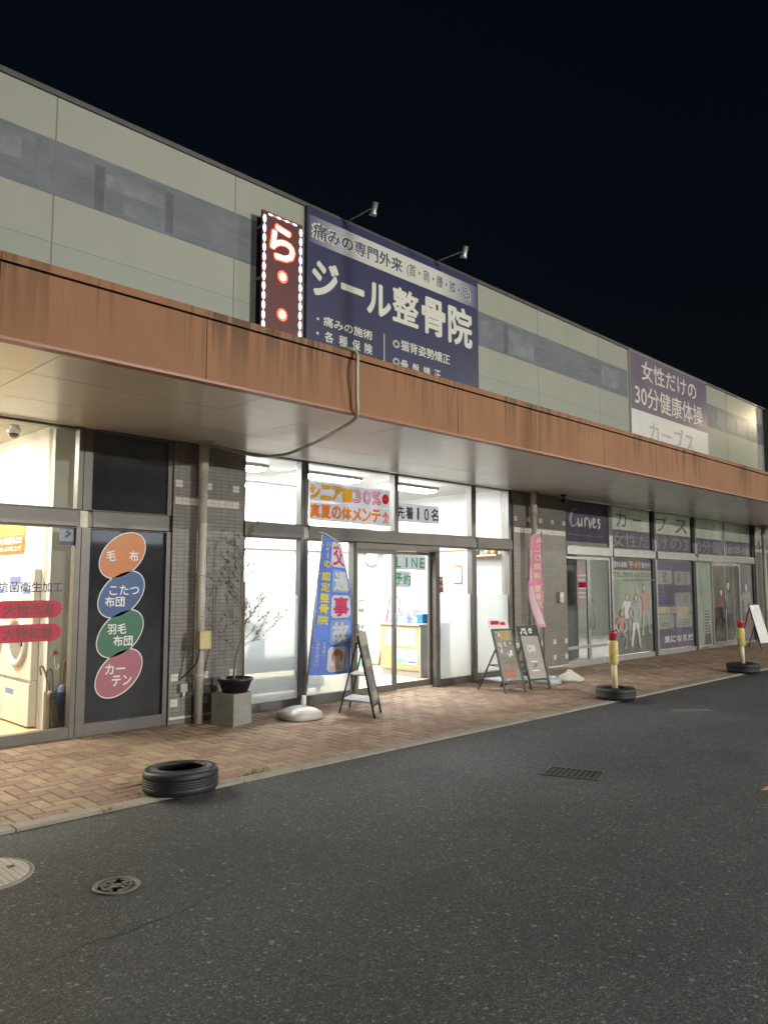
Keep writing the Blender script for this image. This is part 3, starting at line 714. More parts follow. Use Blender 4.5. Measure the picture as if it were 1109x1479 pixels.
# ------------------------------------------------------------------ sheets taped inside the clinic glass
M_sheet = film_mat('backlit_paper', (.66, .66, .70), .75)
M_yel = film_mat('yellow_ink', (.9, .55, .02), .7); M_org = film_mat('orange_ink', (.9, .25, .05), .7); M_red = film_mat('red_ink', (.85, .06, .07), .7); M_gre = film_mat('green_ink', (.03, .36, .12), .6)
M_blk = plain('black_ink', (.02, .02, .02), .6)
def sheets(chars, x0, x1, z0, z1, ink, where, y0, outline=None, bold=.03, drop=0):
    n = len(chars); w = (x1-x0)/n
    for i, c in enumerate(chars):
        a, b = x0+i*w-.001, x0+(i+1)*w+.001; y = y0-.0004*(i % 2); dz = drop*i/n+random.uniform(-.004, .004)
        nm = {'OFF': 'a red OFF disc', 'UP': 'an orange upward arrow'}.get(c, 'the character '+c)
        t = thing('paper_sheet', ((a+b)/2, y, z0+dz), f'white paper sheet printed with {nm} in {where}', 'paper sheet', 'lettered sheets taped inside the clinic glass')
        MB().plate([(a, z0+dz), (b, z0+dz), (b, z1+dz), (a, z1+dz)], y, .002).build('paper', M_sheet, t)
        k = (b-a)*.08; h = (z1-z0)*.16; f = ws(y-.003)
        if c == 'OFF':
            MB().plate(ell((a+b)/2, (z0+z1)/2+dz, .072, .078), y-.002, .0015).build('disc', M_red, t)
            write('lettering', M_sheet, t, [('OFF', a+.06, b-.06, (z0+z1)/2-.02+dz, (z0+z1)/2+.02+dz, .02)], f)
        elif c == 'UP':
            cx = (a+b)/2; zz = z0+dz
            write('lettering', M_org, t, [[(cx-.075, zz+.13), (cx-.055, zz+.11), (cx, zz+.175), (cx+.055, zz+.11), (cx+.075, zz+.13), (cx, zz+.225)],
                [(cx-.018, zz+.10), (cx+.018, zz+.10), (cx+.06, zz+.04), (cx+.03, zz+.03), (cx, zz+.075), (cx-.03, zz+.03), (cx-.06, zz+.04)], [(cx-.015, zz+.10), (cx+.015, zz+.10), (cx+.015, zz+.175), (cx-.015, zz+.175)]], f)
        else:
            w_ = {'1': .39, 'I': .38, '0': .14 if outline else .22, '3': .13, '%': .05, 'L': .22, 'N': .14, 'E': .2}.get(c, .08)*(b-a)
            it = (c, a+w_, b-w_, z0+h+dz, z1-h+dz)
            if outline: write('outline', outline[0], t, ink_shapes(*it, outline[1], outline[2]), ws(y-.0022)); write('lettering', ink, t, ink_shapes(*it, outline[2]), f)
            else: write('lettering', ink, t, ink_shapes(*it, {'L': 1, 'E': 1, 'N': 1, '0': 1}.get(c, 2) if c not in '1I' else 0), f)
yi = G+.052
sheets(['シ', 'ニ', 'ア', '割'], 6.745, 7.545, 2.765, 3.03, M_yel, 'the top row over the doors', yi, (M_red, 7, 4))
sheets(['3', '0', '%'], 7.545, 8.135, 2.765, 3.03, M_sheet, 'the top row over the doors', yi, (M_red, 6, 1))
sheets(['OFF'], 8.135, 8.33, 2.765, 3.03, M_red, 'the top row over the doors', yi)
sheets(['真', '夏', 'の', '体', 'メ', 'ン', 'テ'], 6.745, 8.135, 2.495, 2.758, M_org, 'the second row over the doors', yi, (M_yel, 5, 3))
sheets(['UP'], 8.135, 8.33, 2.495, 2.758, M_org, 'the second row over the doors', yi)
sheets(['先', '着', '1', '0', '名'], 8.465, 9.46, 2.585, 2.87, M_blk, 'the row right of the transom post', yi)
sheets(['L', 'I', 'N', 'E'], 8.49, 9.21, 1.835, 2.065, M_gre, 'the upper row on the right door', G+.113)
sheets(['予', '約'], 8.49, 8.86, 1.57, 1.82, M_gre, 'the lower row on the right door', G+.113)
def poster(x0, x1, z0, z1, y, mat, lab, extra=(), cat='poster', name='poster'):
    t = thing(name, ((x0+x1)/2, y, z0), lab, cat)
    MB().plate([(x0, z0), (x1, z0), (x1, z1), (x0, z1)], y, .003).build('sheet', mat, t)
    for i, (nm, mt, its) in enumerate(extra): write(nm, mt, t, its, ws(y-.002-.0012*i), step=.00006)
    return t
def lines(x0, x1, z0, z1, n, seed=1, h=.35):
    r = random.Random(seed); o = []
    for i in range(n):
        z = z1-(i+.5)*(z1-z0)/n; b = x0+(x1-x0)*r.uniform(.65, 1); d = (z1-z0)/n*h/2
        o.append([(x0, z-d), (b, z-d), (b, z+d), (x0, z+d)])
    return o
poster(9.42, 9.56, 1.48, 1.74, G+.055, plain('dark_red_print', (.33, .06, .05), .5), 'dark red notice stuck on the glass right of the doors', [('print', plain('tan_ink', (.55, .42, .26), .6), [[(9.435, 1.66), (9.545, 1.66), (9.545, 1.71), (9.435, 1.71)], [(9.435, 1.56), (9.545, 1.56), (9.545, 1.60), (9.435, 1.60)]])])

# ------------------------------------------------------------------ gym window films
M_fw = film_mat('pale_green_white_film', (.80, .81, .73), .42, .3); M_fp = film_mat('washed_purple_film', (.37, .32, .38), .38, .3)
M_fg = film_mat('pale_green_photo_film', (.66, .69, .61), .42, .3); M_ft = film_mat('tan_photo_film', (.44, .42, .36), .4, .3)
M_ig = plain('grey_film_ink', (.16, .155, .14), .5); M_iw = plain('white_film_ink', (.58, .57, .55), .5)
yf = G+.050
def ribbon(pts, w):
    P = bez([(a, b, 0) for a, b in pts], 7); o = []
    n = len(P); L_, R_ = [], []
    for i, p in enumerate(P):
        d = (P[min(i+1, n-1)]-P[max(i-1, 0)]).normalized(); q = Vector((-d.y, d.x, 0)); k = w*(.45+.55*math.sin(math.pi*min(1, i/n*1.1+.05))**.6)/2*(1.25 if d.y < -.3 else .8)
        L_.append((p.x+q.x*k, p.y+q.y*k)); R_.append((p.x-q.x*k, p.y-q.y*k))
    return [[R_[i], R_[i+1], L_[i+1], L_[i]] for i in range(n-1)]
def script_curves(x0, x1, z0, z1):
    st = [[(1.05, .86), (.95, 1.0), (.55, .95), (.2, .6), (.12, .22), (.35, .02), (.7, .06), (1.0, .25), (1.12, .42)],
          [(1.12, .5), (1.1, .2), (1.25, .05), (1.45, .2), (1.56, .5)], [(1.57, .52), (1.54, .12), (1.64, .06)],
          [(1.98, .54), (1.97, .04)], [(1.98, .3), (2.10, .55), (2.32, .47)],
          [(2.48, .54), (2.64, .06), (2.70, .06), (2.92, .58)],
          [(3.02, .26), (3.30, .34), (3.33, .5), (3.17, .54), (3.03, .3), (3.12, .06), (3.35, .05), (3.58, .2)],
          [(4.0, .5), (3.8, .54), (3.7, .42), (3.92, .25), (3.88, .05), (3.62, .02)]]
    o = []
    for p in st: o += ribbon([(x0+(x1-x0)*a/4.02, z0+(z1-z0)*b) for a, b in p], .055)
    return o
def film(x0, x1, z0, z1, mat, lab, extra=()):
    return poster(x0, x1, z0, z1, yf, mat, lab, extra, 'window film', 'window_film')
film(13.22, 14.9, 2.39, 3.29, film_mat('deep_purple_film', (.23, .195, .27), .3, .3), 'deep purple window film with white script writing above the gym swing doors', [
    ('lettering', M_iw, [*script_curves(13.42, 14.60, 2.78, 3.13), ('The power to amaze yourself.', 13.36, 14.72, 2.585, 2.63, 0)]), ('print', M_fw, [[(13.23, 2.395), (14.89, 2.395), (14.89, 2.47), (13.23, 2.47)]])])
def top_film(x0, x1, ta, tb, la, lb):
    film(x0, x1, 2.80, 3.29, M_fw, la, [('lettering', M_ig, ta)])
    film(x0, x1, 2.385, 2.797, M_fp, lb, [('lettering', M_iw, tb)])
top_film(15.05, 16.86, [('カ', 15.3, 15.75, 2.87, 3.22, 0), ('ー', 16.05, 16.45, 3.03, 3.07, 0)], [('女性だ', 15.1, 16.8, 2.43, 2.75, .004)], 'pale window film with two grey characters directly over the printed exercising women', 'purple window film strip directly over the printed exercising women')
top_film(17.09, 19.05, [('プ', 17.2, 17.75, 2.86, 3.22, 0), ('ス', 18.2, 18.85, 2.86, 3.2, 0)], [('けの3', 17.2, 18.9, 2.43, 2.75, .004)], 'pale window film with two grey characters over the white text boxes', 'purple window film strip with the digit 3 over the white text boxes')
top_film(19.3, 21.02, [[(19.32, 3.04), (21.0, 3.04), (21.0, 3.05), (19.32, 3.05)]], [('0分健', 19.4, 20.95, 2.43, 2.75, .004)], 'plain pale window film left over the gym sliding doors', 'purple window film strip lettered 0分健 above the gym sliding doors')
top_film(21.15, 23.04, [[(21.16, 3.04), (23.02, 3.04), (23.02, 3.05), (21.16, 3.05)]], [('康体操', 21.25, 22.95, 2.43, 2.75, .004)], 'plain pale window film over the last gym windows', 'purple window film strip lettered 康体操 above the last gym windows')
sk = film_mat('print_skin', (.52, .45, .40), .1); hr = film_mat('print_hair', (.24, .21, .20), .1)
def cap(p, q, r0, r1):
    p, q = Vector((*p, 0)), Vector((*q, 0)); a = math.atan2(q.y-p.y, q.x-p.x)
    return [(q.x+r1*math.cos(a+t), q.y+r1*math.sin(a+t)) for t in (-1.57, -.8, 0, .8, 1.57)]+[(p.x+r0*math.cos(a+t), p.y+r0*math.sin(a+t)) for t in (1.57, 2.4, 3.14, 3.9, 4.71)]
POSES = {'stand': ((-.06, 0), (-.05, .27), (.07, 0), (.06, .27), (-.13, .62), (-.15, .45), (.13, .62), (.16, .46), 0),
         'walk': ((-.13, .02), (-.08, .27), (.12, 0), (.09, .26), (-.17, .66), (-.10, .55), (.17, .64), (.10, .52), .02),
         'reach': ((-.10, 0), (-.07, .27), (.13, .03), (.10, .27), (-.22, .80), (-.30, .93), (.20, .66), (.14, .55), -.02),
         'crouch': ((-.16, 0), (-.20, .24), (.14, 0), (.20, .26), (-.20, .60), (-.08, .45), (.20, .58), (.10, .42), .05)}
def figure(cx, z0, h, top, bot, sc=1.0, lean=0, pose='stand'):
    lf, lk, rf, rk, le, lh, re_, rh, tw = POSES[pose]; f = lambda p: (cx+p[0]*h*sc+lean*p[1]*h, z0+p[1]*h)
    K = lambda a, b, r0, r1: cap(f(a), f(b), r0*h*sc, r1*h*sc)
    hip, sh = (0, .50), (tw, .80)
    return [(bot, [K((-.035, .5), lk, .052, .038), K(lk, (lf[0], lf[1]+.05), .037, .024), K((.035, .5), rk, .052, .038), K(rk, (rf[0], rf[1]+.05), .037, .024)]),
            (sk, [K((tw-.095, .79), le, .028, .022), K(le, lh, .021, .015), K((tw+.095, .79), re_, .028, .022), K(re_, rh, .021, .015), K((tw, .80), (tw, .88), .024, .022), K((lf[0]-.02, lf[1]+.015), (lf[0]+.03, lf[1]+.012), .014, .012), K((rf[0]-.02, rf[1]+.015), (rf[0]+.04, rf[1]+.012), .014, .012)]),
            (top, [[f(p) for p in ((-.078, .46), (.078, .46), (.07, .60), (tw+.092, .72), (tw+.115, .80), (tw+.06, .835), (tw-.06, .835), (tw-.115, .80), (tw-.092, .72), (-.07, .60))], K((tw-.095, .79), (le[0]*.6+(tw-.095)*.4, le[1]*.6+.79*.4), .034, .029), K((tw+.095, .79), (re_[0]*.6+(tw+.095)*.4, re_[1]*.6+.79*.4), .034, .029)]),
            (hr, [K((tw, .93), (tw+.012, .885), .058, .05)]), (sk, [K((tw, .925), (tw, .895), .040, .030)])]
def fig_parts(figs):
    out = []
    for fg in figs:
        for mt, pl in fg: out.append(('printed_figure', mt, pl))
    return out
gr = film_mat('print_grey', (.36, .36, .36), .1); rd = film_mat('print_red', (.48, .26, .24), .1); nv = film_mat('print_navy', (.23, .24, .28), .1); lg = film_mat('print_pale', (.58, .57, .55), .1); yo = film_mat('print_orange', (.60, .38, .22), .1)
film(15.07, 16.85, .12, 2.17, M_fg, 'window film printed with women exercising, beside the gym swing doors', [
    ('print', M_fp, [[(15.08, 1.93), (16.84, 1.93), (16.84, 2.165), (15.08, 2.165)]]), ('print', M_fw, [[(15.08, 1.67), (16.84, 1.67), (16.84, 1.928), (15.08, 1.928)]]), ('print', M_ft, [[(15.08, .125), (16.84, .125), (16.84, .72), (15.08, .55)]]),
    ('lettering', M_iw, [('無料体験', 15.12, 15.72, 1.98, 2.11, .01), ('受付中', 16.4, 16.8, 1.98, 2.11, .01)]), ('lettering', yo, [('予約', 15.77, 16.35, 1.97, 2.13, .02)]),
    ('lettering', M_ig, [('TEL.0893-63-5550', 15.12, 16.8, 1.77, 1.88, .015), [(15.15, 1.71), (16.75, 1.71), (16.75, 1.725), (15.15, 1.725)]])]
    + fig_parts([figure(15.64, .42, 1.0, lg, nv, 1.25, 0, 'walk'), figure(16.5, .5, 1.12, rd, gr, 1.3, 0, 'reach'), figure(16.02, .24, 1.16, gr, lg, 1.25, 0, 'walk'), figure(15.36, .25, .80, rd, nv, 1.5, -.05, 'crouch')]))
bx = []
for (a, b, c, d) in ((17.13, 17.93, 1.62, 1.95), (18.06, 18.95, 1.60, 1.93), (18.06, 18.95, 1.10, 1.42), (17.15, 17.95, .58, .92), (18.08, 18.97, .58, .92)): bx.append(rrect(a, b, c, d, .07))
film(17.1, 19.04, .12, 2.17, M_fp, 'purple window film with white text boxes between the gym windows', [
    ('print', M_fw, bx+[[(17.13, .93), (18.97, .93), (18.97, 1.10), (17.13, 1.10)]]), ('print', film_mat('print_blue', (.20, .22, .38), .1), lines(17.2, 18.0, 1.14, 1.34, 3, 4, .7)+[[(17.15, 1.38), (18.0, 1.38), (18.0, 1.395), (17.15, 1.395)]]),
    ('print', M_ig, lines(17.42, 17.65, 1.66, 1.9, 6, 2)+lines(18.2, 18.45, 1.64, 1.9, 6, 3)+lines(18.55, 18.8, 1.64, 1.9, 5, 5)+lines(18.55, 18.8, 1.14, 1.38, 6, 6)+lines(17.25, 17.85, .64, .72, 2, 7)+lines(18.2, 18.85, .64, .72, 2, 8)),
    ('print', film_mat('print_tan', (.42, .36, .22), .1), lines(17.2, 17.9, .95, 1.08, 3, 9, .8)+lines(18.1, 18.9, .78, 1.08, 5, 10, .6)), ('lettering', M_iw, [('気になるだ', 17.42, 18.97, .25, .42, .02)])])
film(19.29, 20.17, .08, 2.17, M_fg, 'pale green window film with a striped figure left of the gym sliding doors', [('print', M_fw, lines(19.7, 20.1, .35, 1.0, 9, 11, .9)), ('print', gr, lines(19.72, 20.12, .38, .98, 8, 12, .5)), ('print', nv, [[(19.68, .1), (20.1, .1), (20.08, .38), (19.72, .38)]])])
def door_film(x0, x1, y, lab, figs):
    t = thing('window_film', ((x0+x1)/2, y, .13), lab, 'window film')
    MB().plate([(x0, .13), (x1, .13), (x1, 2.1), (x0, 2.1)], y, .003).build('sheet', M_ft, t)
    for i, (nm, mt, pl) in enumerate(fig_parts(figs)): write(nm, mt, t, pl, ws(y-.002-.0012*i), step=.00006)
door_film(20.28, 21.05, G+.056, 'tan photo film of a woman on the left gym sliding door', [figure(20.75, .2, 1.3, rd, nv, 1.5, 0, 'crouch')])
door_film(21.14, 21.94, G+.101, 'tan photo film of a woman on the right gym sliding door', [figure(21.5, .1, 1.6, gr, nv, 1.6, 0, 'reach')])
film(22.1, 23.09, .08, 2.17, film_mat('lilac_film', (.36, .31, .34), .1), 'lilac photo film in the last gym window before the end pillar', fig_parts([figure(22.55, .15, 1.5, lg, rd, 1.5, 0, 'walk')]))
M_pkp = plain('pink_poster_print', (.48, .22, .30), .6)
poster(13.28, 13.95, 1.50, 2.05, 8.62, plain('pale_pink_paper', (.52, .44, .46), .6), 'pale pink poster hung behind the left gym swing door', [('print', M_pkp, lines(13.34, 13.9, 1.6, 2.0, 5, 21))])
poster(13.5, 13.95, .98, 1.42, 8.62, M_paper, 'framed white notice behind the left gym swing door', [('print', M_ig, rrect_l if False else [[(13.56, 1.06), (13.89, 1.06), (13.89, 1.34), (13.56, 1.34)]])])
poster(14.35, 14.85, 1.2, 1.95, 8.62, plain('rose_paper', (.50, .36, .40), .6), 'rose coloured poster hung behind the right gym swing door', [('print', M_paper, lines(14.4, 14.8, 1.3, 1.85, 6, 22)), ('print', M_red, [[(14.4, 1.55), (14.7, 1.55), (14.7, 1.66), (14.4, 1.66)]])])

# small fittings on the tile wall
t = thing('intercom_box', (12.86, G-.03, 1.28), 'small beige box on the tile wall left of the gym doors', 'wall box')
MB().box(12.79, 12.93, G-.10, G-.031, 1.27, 1.47).build('case', M_pvc, t, bevel=.01); MB().box(12.83, 12.89, G-.104, G-.10, 1.38, 1.44).build('cover', M_white, t)
def seccam(x, y, z, lab, dark=True):
    t = thing('security_camera', (x, y, z), lab, 'security camera')
    MB().lathe([(.055, 0), (.055, -.03), (.03, -.035)], 18, (x, y, z)).build('mount', M_black if dark else M_white, t)
    m = MB()
    if dark: m.tube([(x, y, z-.03), (x, y-.01, z-.09)], .014, 8); m.tube([(x+.05, y+.06, z-.11), (x-.05, y-.09, z-.13)], .04, 14)
    else: m.lathe([(.07, -.03), (.075, -.07), (.06, -.09)], 20, (x, y, z))
    m.build('body', M_black if dark else M_white, t)
    m = MB()
    if dark: m.tube([(x-.05, y-.09, z-.13), (x-.055, y-.1, z-.132)], .03, 14)
    else: m.lathe([(.058, -.088), (.05, -.115), (.03, -.135), (.005, -.142)], 20, (x, y, z))
    m.build('lens', plain('smoked_lens', (.05, .05, .05), .1), t)
seccam(12.65, 7.85, 3.31, 'small black camera under the canopy left of the gym')
seccam(3.12, 9.05, 3.40, 'white dome camera on the laundry ceiling', False)
t = thing('meter_box', (4.93, 7.91, .84), 'pale yellow box strapped to the drainpipe beside the potted tree', 'wall box')
MB().box(4.85, 5.01, 7.85, 7.925, .86, 1.07).build('case', plain('pale_yellow_plastic', (.50, .45, .22), .5), t, bevel=.01)
MB().tube(bez([(4.88, 7.9, .86), (4.85, 7.9, .72), (4.80, 8.0, .60), (4.74, 8.1, .5)]), .008, 6).build('lead', M_black, t)
t = thing('wall_outlet', (4.78, G-.03, .42), 'small grey outlet box low on the tile pillar by the drainpipe', 'outlet')
MB().box(4.74, 4.83, G-.09, G-.031, .36, .46).build('case', plain('outlet_grey', (.40, .38, .34), .5), t, bevel=.006); MB().tube([(4.79, G-.07, .36), (4.79, G-.07, .31)], .014, 8).build('plug', M_white, t)

# ------------------------------------------------------------------ street things on the pavement
def tyre(x, y, r, hgt, lab, rot=0, z=-.02, tilt=0):
    o = MB(); ri = r*.60; n = 48
    prof = [(ri, .012), (ri+.02, .0), (r*.82, .002), (r*.95, .012), (r*.99, .03), (r, .045)]
    k = 5; zs = [.05+(hgt-.10)*i/k for i in range(k+1)]
    for i in range(1, k): prof += [(r, zs[i]-.0045), (r-.004, zs[i]-.003), (r-.004, zs[i]+.003), (r, zs[i]+.0045)]
    prof += [(r, hgt-.045), (r*.99, hgt-.03), (r*.955, hgt-.014), (r*.91, hgt-.008), (r*.90, hgt-.012), (r*.82, hgt-.006), (r*.74, hgt-.006), (r*.73, hgt-.001), (ri+.02, hgt), (ri, hgt-.012), (ri+.012, hgt-.03), (r*.88, hgt*.62), (r*.90, hgt/2), (r*.88, hgt*.38), (ri+.012, .03)]
    o.lathe(prof, n, (0, 0, 0), close=True)
    ob = o.build('tyre', M_tyre); ob.location = (x, y, z); ob.rotation_euler = (tilt, 0, rot)
    return tag(ob, lab, 'tyre', 'old tyres lying along the kerb')
tyre(3.275, 5.535, .29, .19, 'black tyre lying alone on the kerb, nearest the laundry window', z=-.008, tilt=R(-1.5))
tyre(10.15, 5.52, .275, .17, 'black tyre round the foot of the yellow post near the gym doors', z=0.0)
tyre(14.85, 5.50, .285, .18, 'black tyre round the foot of the farther yellow post', z=0.0)
M_py = plain('faded_yellow_paint', (.62, .575, .33), .5, 0, .15, 8); M_py2 = plain('strong_yellow_vinyl', (.58, .48, .16), .45, 0, .18, 14)
def bollard(x, y, lab, lean=0, s=1):
    t = thing('bollard_post', (x, y, 0), lab, 'bollard', 'yellow posts standing in tyres')
    MB().lathe([(.155, 0), (.155, .10), (.15, .115), (.04, .12)], 24, (x, y, 0)).build('concrete_foot', M_conc, t)
    MB().tube([(x, y, .1), (x-lean*.5, y, .55)], .041, 18).build('post', M_py, t)
    a = lambda z: (x-lean*(z-.1)/.9, y, z)
    MB().tube([a(.49), a(.50), a(.80), a(.815), a(.82)], [.062, .067, .066, .058, .03], 18).build('sleeve', M_py2, t)
    MB().tube([a(.815), a(.86), a(.865), a(.94), a(.952)], [.044, .042, .054, .060, .05], 16).build('cap', plain('red_reflective_cap', (.42, .025, .03), .3), t)
    for q, dz in ((-1, .26), (1, .22)):
        m = MB(); p = [Vector((x+q*.060-lean*.8, y-q*.045, .77)), Vector((x+q*.08-lean*.6, y-q*.06, .68)), Vector((x+q*.118-lean*.5, y-q*.085, .77-dz))]
        for u, v in zip(p, p[1:]): m.obox((u+v)/2, (v-u)/2, (.0012, .0012, 0), Vector((.011*.7, .011*.7, .0)))
        m.build('ribbon', M_white, t)
bollard(10.14, 5.52, 'yellow post with red cap standing in a tyre before the gym doors', .03)
bollard(14.85, 5.50, 'yellow post with red cap and loose flap beside the white A-board', .06)

# A-boards
def aboard(fl, fr, rl, rr, H, lab, face, hinge=.7, z0=.13, k=.5, shelf=None, cross=None, deco=None, topper=None):
    fl, fr, rl, rr = [Vector((*p, 0)) for p in (fl, fr, rl, rr)]
    F = (fl+fr)/2; Rm = (rl+rr)/2; e = (fr-fl).normalized(); wd = (fr-fl).length
    T = F.lerp(Rm, k); T.z = H; up = (T-F); Ln = up.length; up.normalize(); nrm = e.cross(up).normalized()
    if nrm.dot(Vector((e.y, -e.x, 0))) < 0: nrm = -nrm
    t = thing('sandwich_board', F, lab, 'A-board', 'folding boards on the pavement')
    pf = lambda u, v, w=0: fl+e*u+up*v+nrm*w
    fm = MB(); bw = .014
    for u in (bw, wd-bw): fm.obox(pf(u, Ln/2), e*bw, up*(Ln/2), nrm*.012)
    fm.obox(pf(wd/2, z0), e*(wd/2-bw*2), up*bw, nrm*.011); fm.obox(pf(wd/2, Ln-bw), e*(wd/2-bw*2), up*bw, nrm*.011)
    fm.build('frame', M_black, t)
    MB().obox(pf(wd/2, (z0+Ln)/2), e*(wd/2-bw*2+.001), up*((Ln-z0)/2-bw+.001), nrm*.006).build('panel', face, t)
    for a, u in ((rl, bw), (rr, wd-bw)):
        p = pf(u, Ln*hinge, -.022); d = p-a; s_ = d.cross(e).normalized()
        MB().obox((p+a)/2, e*.011, d/2, s_*.009).build('leg', M_black, t)
    pr = lambda q, s: (rl if s == 0 else rr).lerp(pf(bw if s == 0 else wd-bw, Ln*hinge, -.022), q)
    for q in cross or ():
        a, b = pr(q, 0), pr(q, 1); c_, d_ = pf(bw, (a.z/up.z), -.02), pf(wd-bw, (b.z/up.z), -.02)
        m = MB()
        for s_, g in ((a, c_), (b, d_)): m.tube([s_, g], .008, 6)
        m.tube([a, b], .008, 6); m.build('brace', M_black, t)
    if shelf:
        for q in shelf:
            a, b = pr(q, 0), pr(q, 1); c_, d_ = pf(bw, a.z/up.z, -.02), pf(wd-bw, b.z/up.z, -.02); m = MB(); z = Vector((0, 0, .006))
            m.face([a+z, c_+z, d_+z, b+z][::-1]); m.face([a-z, c_-z, d_-z, b-z])
            for p, g in ((a, c_), (c_, d_), (d_, b), (b, a)): m.face([p-z, g-z, g+z, p+z])
            m.build('shelf', plain('pale_shelf', (.42, .43, .45), .4), t)
    if deco:
        for i, (nm, mt, its) in enumerate(deco(wd, z0, Ln)): write(nm, mt, t, its, lambda u, v, w=.0075+.001*i: pf(u, v, w))
    if topper: topper(t, pf, wd, Ln)
    return t, pf, wd, Ln
def strokes(u0, u1, v0, v1, n, seed, lw=.012):
    r = random.Random(seed); o = []
    for _ in range(n):
        u, v = r.uniform(u0, u1), r.uniform(v0, v1)
        for _ in range(r.randint(2, 3)):
            a = r.choice([0, 1.57, .6, 2.4])+r.uniform(-.2, .2); l = r.uniform(.02, .05); w = lw*r.uniform(.5, 1)
            dx, dy = math.cos(a)*l, math.sin(a)*l; nx, ny = -math.sin(a)*w/2, math.cos(a)*w/2
            u2, v2 = min(max(u+dx, u0), u1), min(max(v+dy, v0), v1)
            o.append([(u-nx, v-ny), (u2-nx, v2-ny), (u2+nx, v2+ny), (u+nx, v+ny)]); u, v = u2, v2
    return o
M_bgrey = plain('slate_board_face', (.15, .14, .14), .45, 0, .1, 5)
M_bgl = plain('grey_glossy_sheet', (.30, .285, .235), .15, 0, .12, 5); M_bg2 = plain('grey_poster_sheet', (.36, .345, .295), .3, 0, .06, 4)
M_wht = plain('white_marker', (.85, .85, .82), .4, 0, .02)
def d1(w, a, b): return [('print', plain('beige_label', (.36, .34, .28), .6), [[(.13, .60), (w-.03, .60), (w-.03, .70), (.13, .70)], [(.14, .19), (w-.02, .19), (w-.02, .30), (.14, .30)]]), ('print', M_cream, strokes(.10, w-.18, .74, .92, 7, 3, .012)+strokes(.14, w-.14, .32, .56, 9, 5, .012))]
def t1(t, pf, w, Ln):
    m = MB(); m.obox(pf(w/2, Ln-.05, .002), (pf(w, 0)-pf(0, 0))*.485, (pf(0, 1)-pf(0, 0))*.085, (pf(0, 0, 1)-pf(0, 0))*.018)
    m.build('header_cover', plain('beige_cardboard', (.36, .345, .28), .7), t)
aboard((6.60, 6.76), (6.98, 7.03), (6.58, 7.37), (6.96, 7.60), .97, 'dark A-board seen edge on, with two shelves, before the clinic doors', M_bgrey, .93, .14, .5, shelf=(.2, .55), deco=d1, topper=t1)
def d2(w, a, b): return [('print', plain('gold_print', (.34, .25, .07), .4), [[(.10, .80), (w-.08, .80), (w-.07, .97), (.13, .97)]]), ('print', plain('rust_print', (.33, .11, .06), .5), [[(.06, .24), (.26, .23), (.26, .28), (.06, .29)], [(.06, .30), (.26, .29), (.26, .36), (.06, .37)]]), ('print', M_wht, strokes(.07, .12, .55, .93, 7, 7, .018)+strokes(.15, .20, .55, .85, 4, 8, .014)+strokes(.22, .29, .52, .76, 6, 9, .024)+strokes(.06, .15, .165, .21, 3, 2, .014)), ('print', M_ig, strokes(.08, .27, .40, .54, 12, 11, .008))]
def t2(t, pf, w, Ln):
    m = MB(); m.obox(pf(w*.42, Ln+.075, -.01), (pf(w, 0)-pf(0, 0))*.46, (pf(0, 1)-pf(0, 0))*.075, (pf(0, 0, 1)-pf(0, 0))*.003); m.build('header_card', M_paper, t)
    write('header_print', M_red, t, [[(.02, Ln+.07), (.17, Ln+.07), (.17, Ln+.13), (.02, Ln+.13)], [(.19, Ln+.06), (.28, Ln+.06), (.28, Ln+.11), (.19, Ln+.11)]], lambda u, v: pf(u, v, -.004))
aboard((9.46, 6.93), (9.82, 6.80), (9.55, 7.50), (10.02, 7.42), .93, 'A-board with glossy grey poster and a white card taped on top', M_bgl, .68, .17, .5, shelf=(.28,), cross=(.62,), deco=d2, topper=t2)
def d3(w, a, b): return [('print', M_blk, [[(.02, b-.15), (w-.03, b-.16), (w-.03, b-.03), (.02, b-.03)]]), ('print', M_wht, strokes(.05, .15, b-.15, b-.04, 8, 31, .022)+strokes(.20, .27, b-.12, b-.04, 4, 32, .02)+strokes(.11, .25, .56, .68, 11, 33, .020)+[[(.10, .28), (.24, .28), (.24, .295), (.10, .295)], [(.12, .42), (.25, .42), (.25, .435), (.12, .435)]]), ('print', plain('rust_print', (.33, .11, .06), .5), strokes(.13, .23, .31, .40, 5, 34, .014))]
aboard((10.08, 6.90), (10.45, 6.78), (10.12, 7.42), (10.6, 7.36), .95, 'A-board with matt grey poster beside the pink banner', M_bg2, .68, .15, .5, shelf=(.22,), cross=(.62,), deco=d3)
aboard((20.3, 7.05), (20.85, 6.98), (20.35, 7.6), (20.95, 7.6), 1.12, 'A-board with a bright blank white panel before the gym sliding doors', plain('blank_white_panel', (.78, .78, .76), .4), .9, .15, .5)

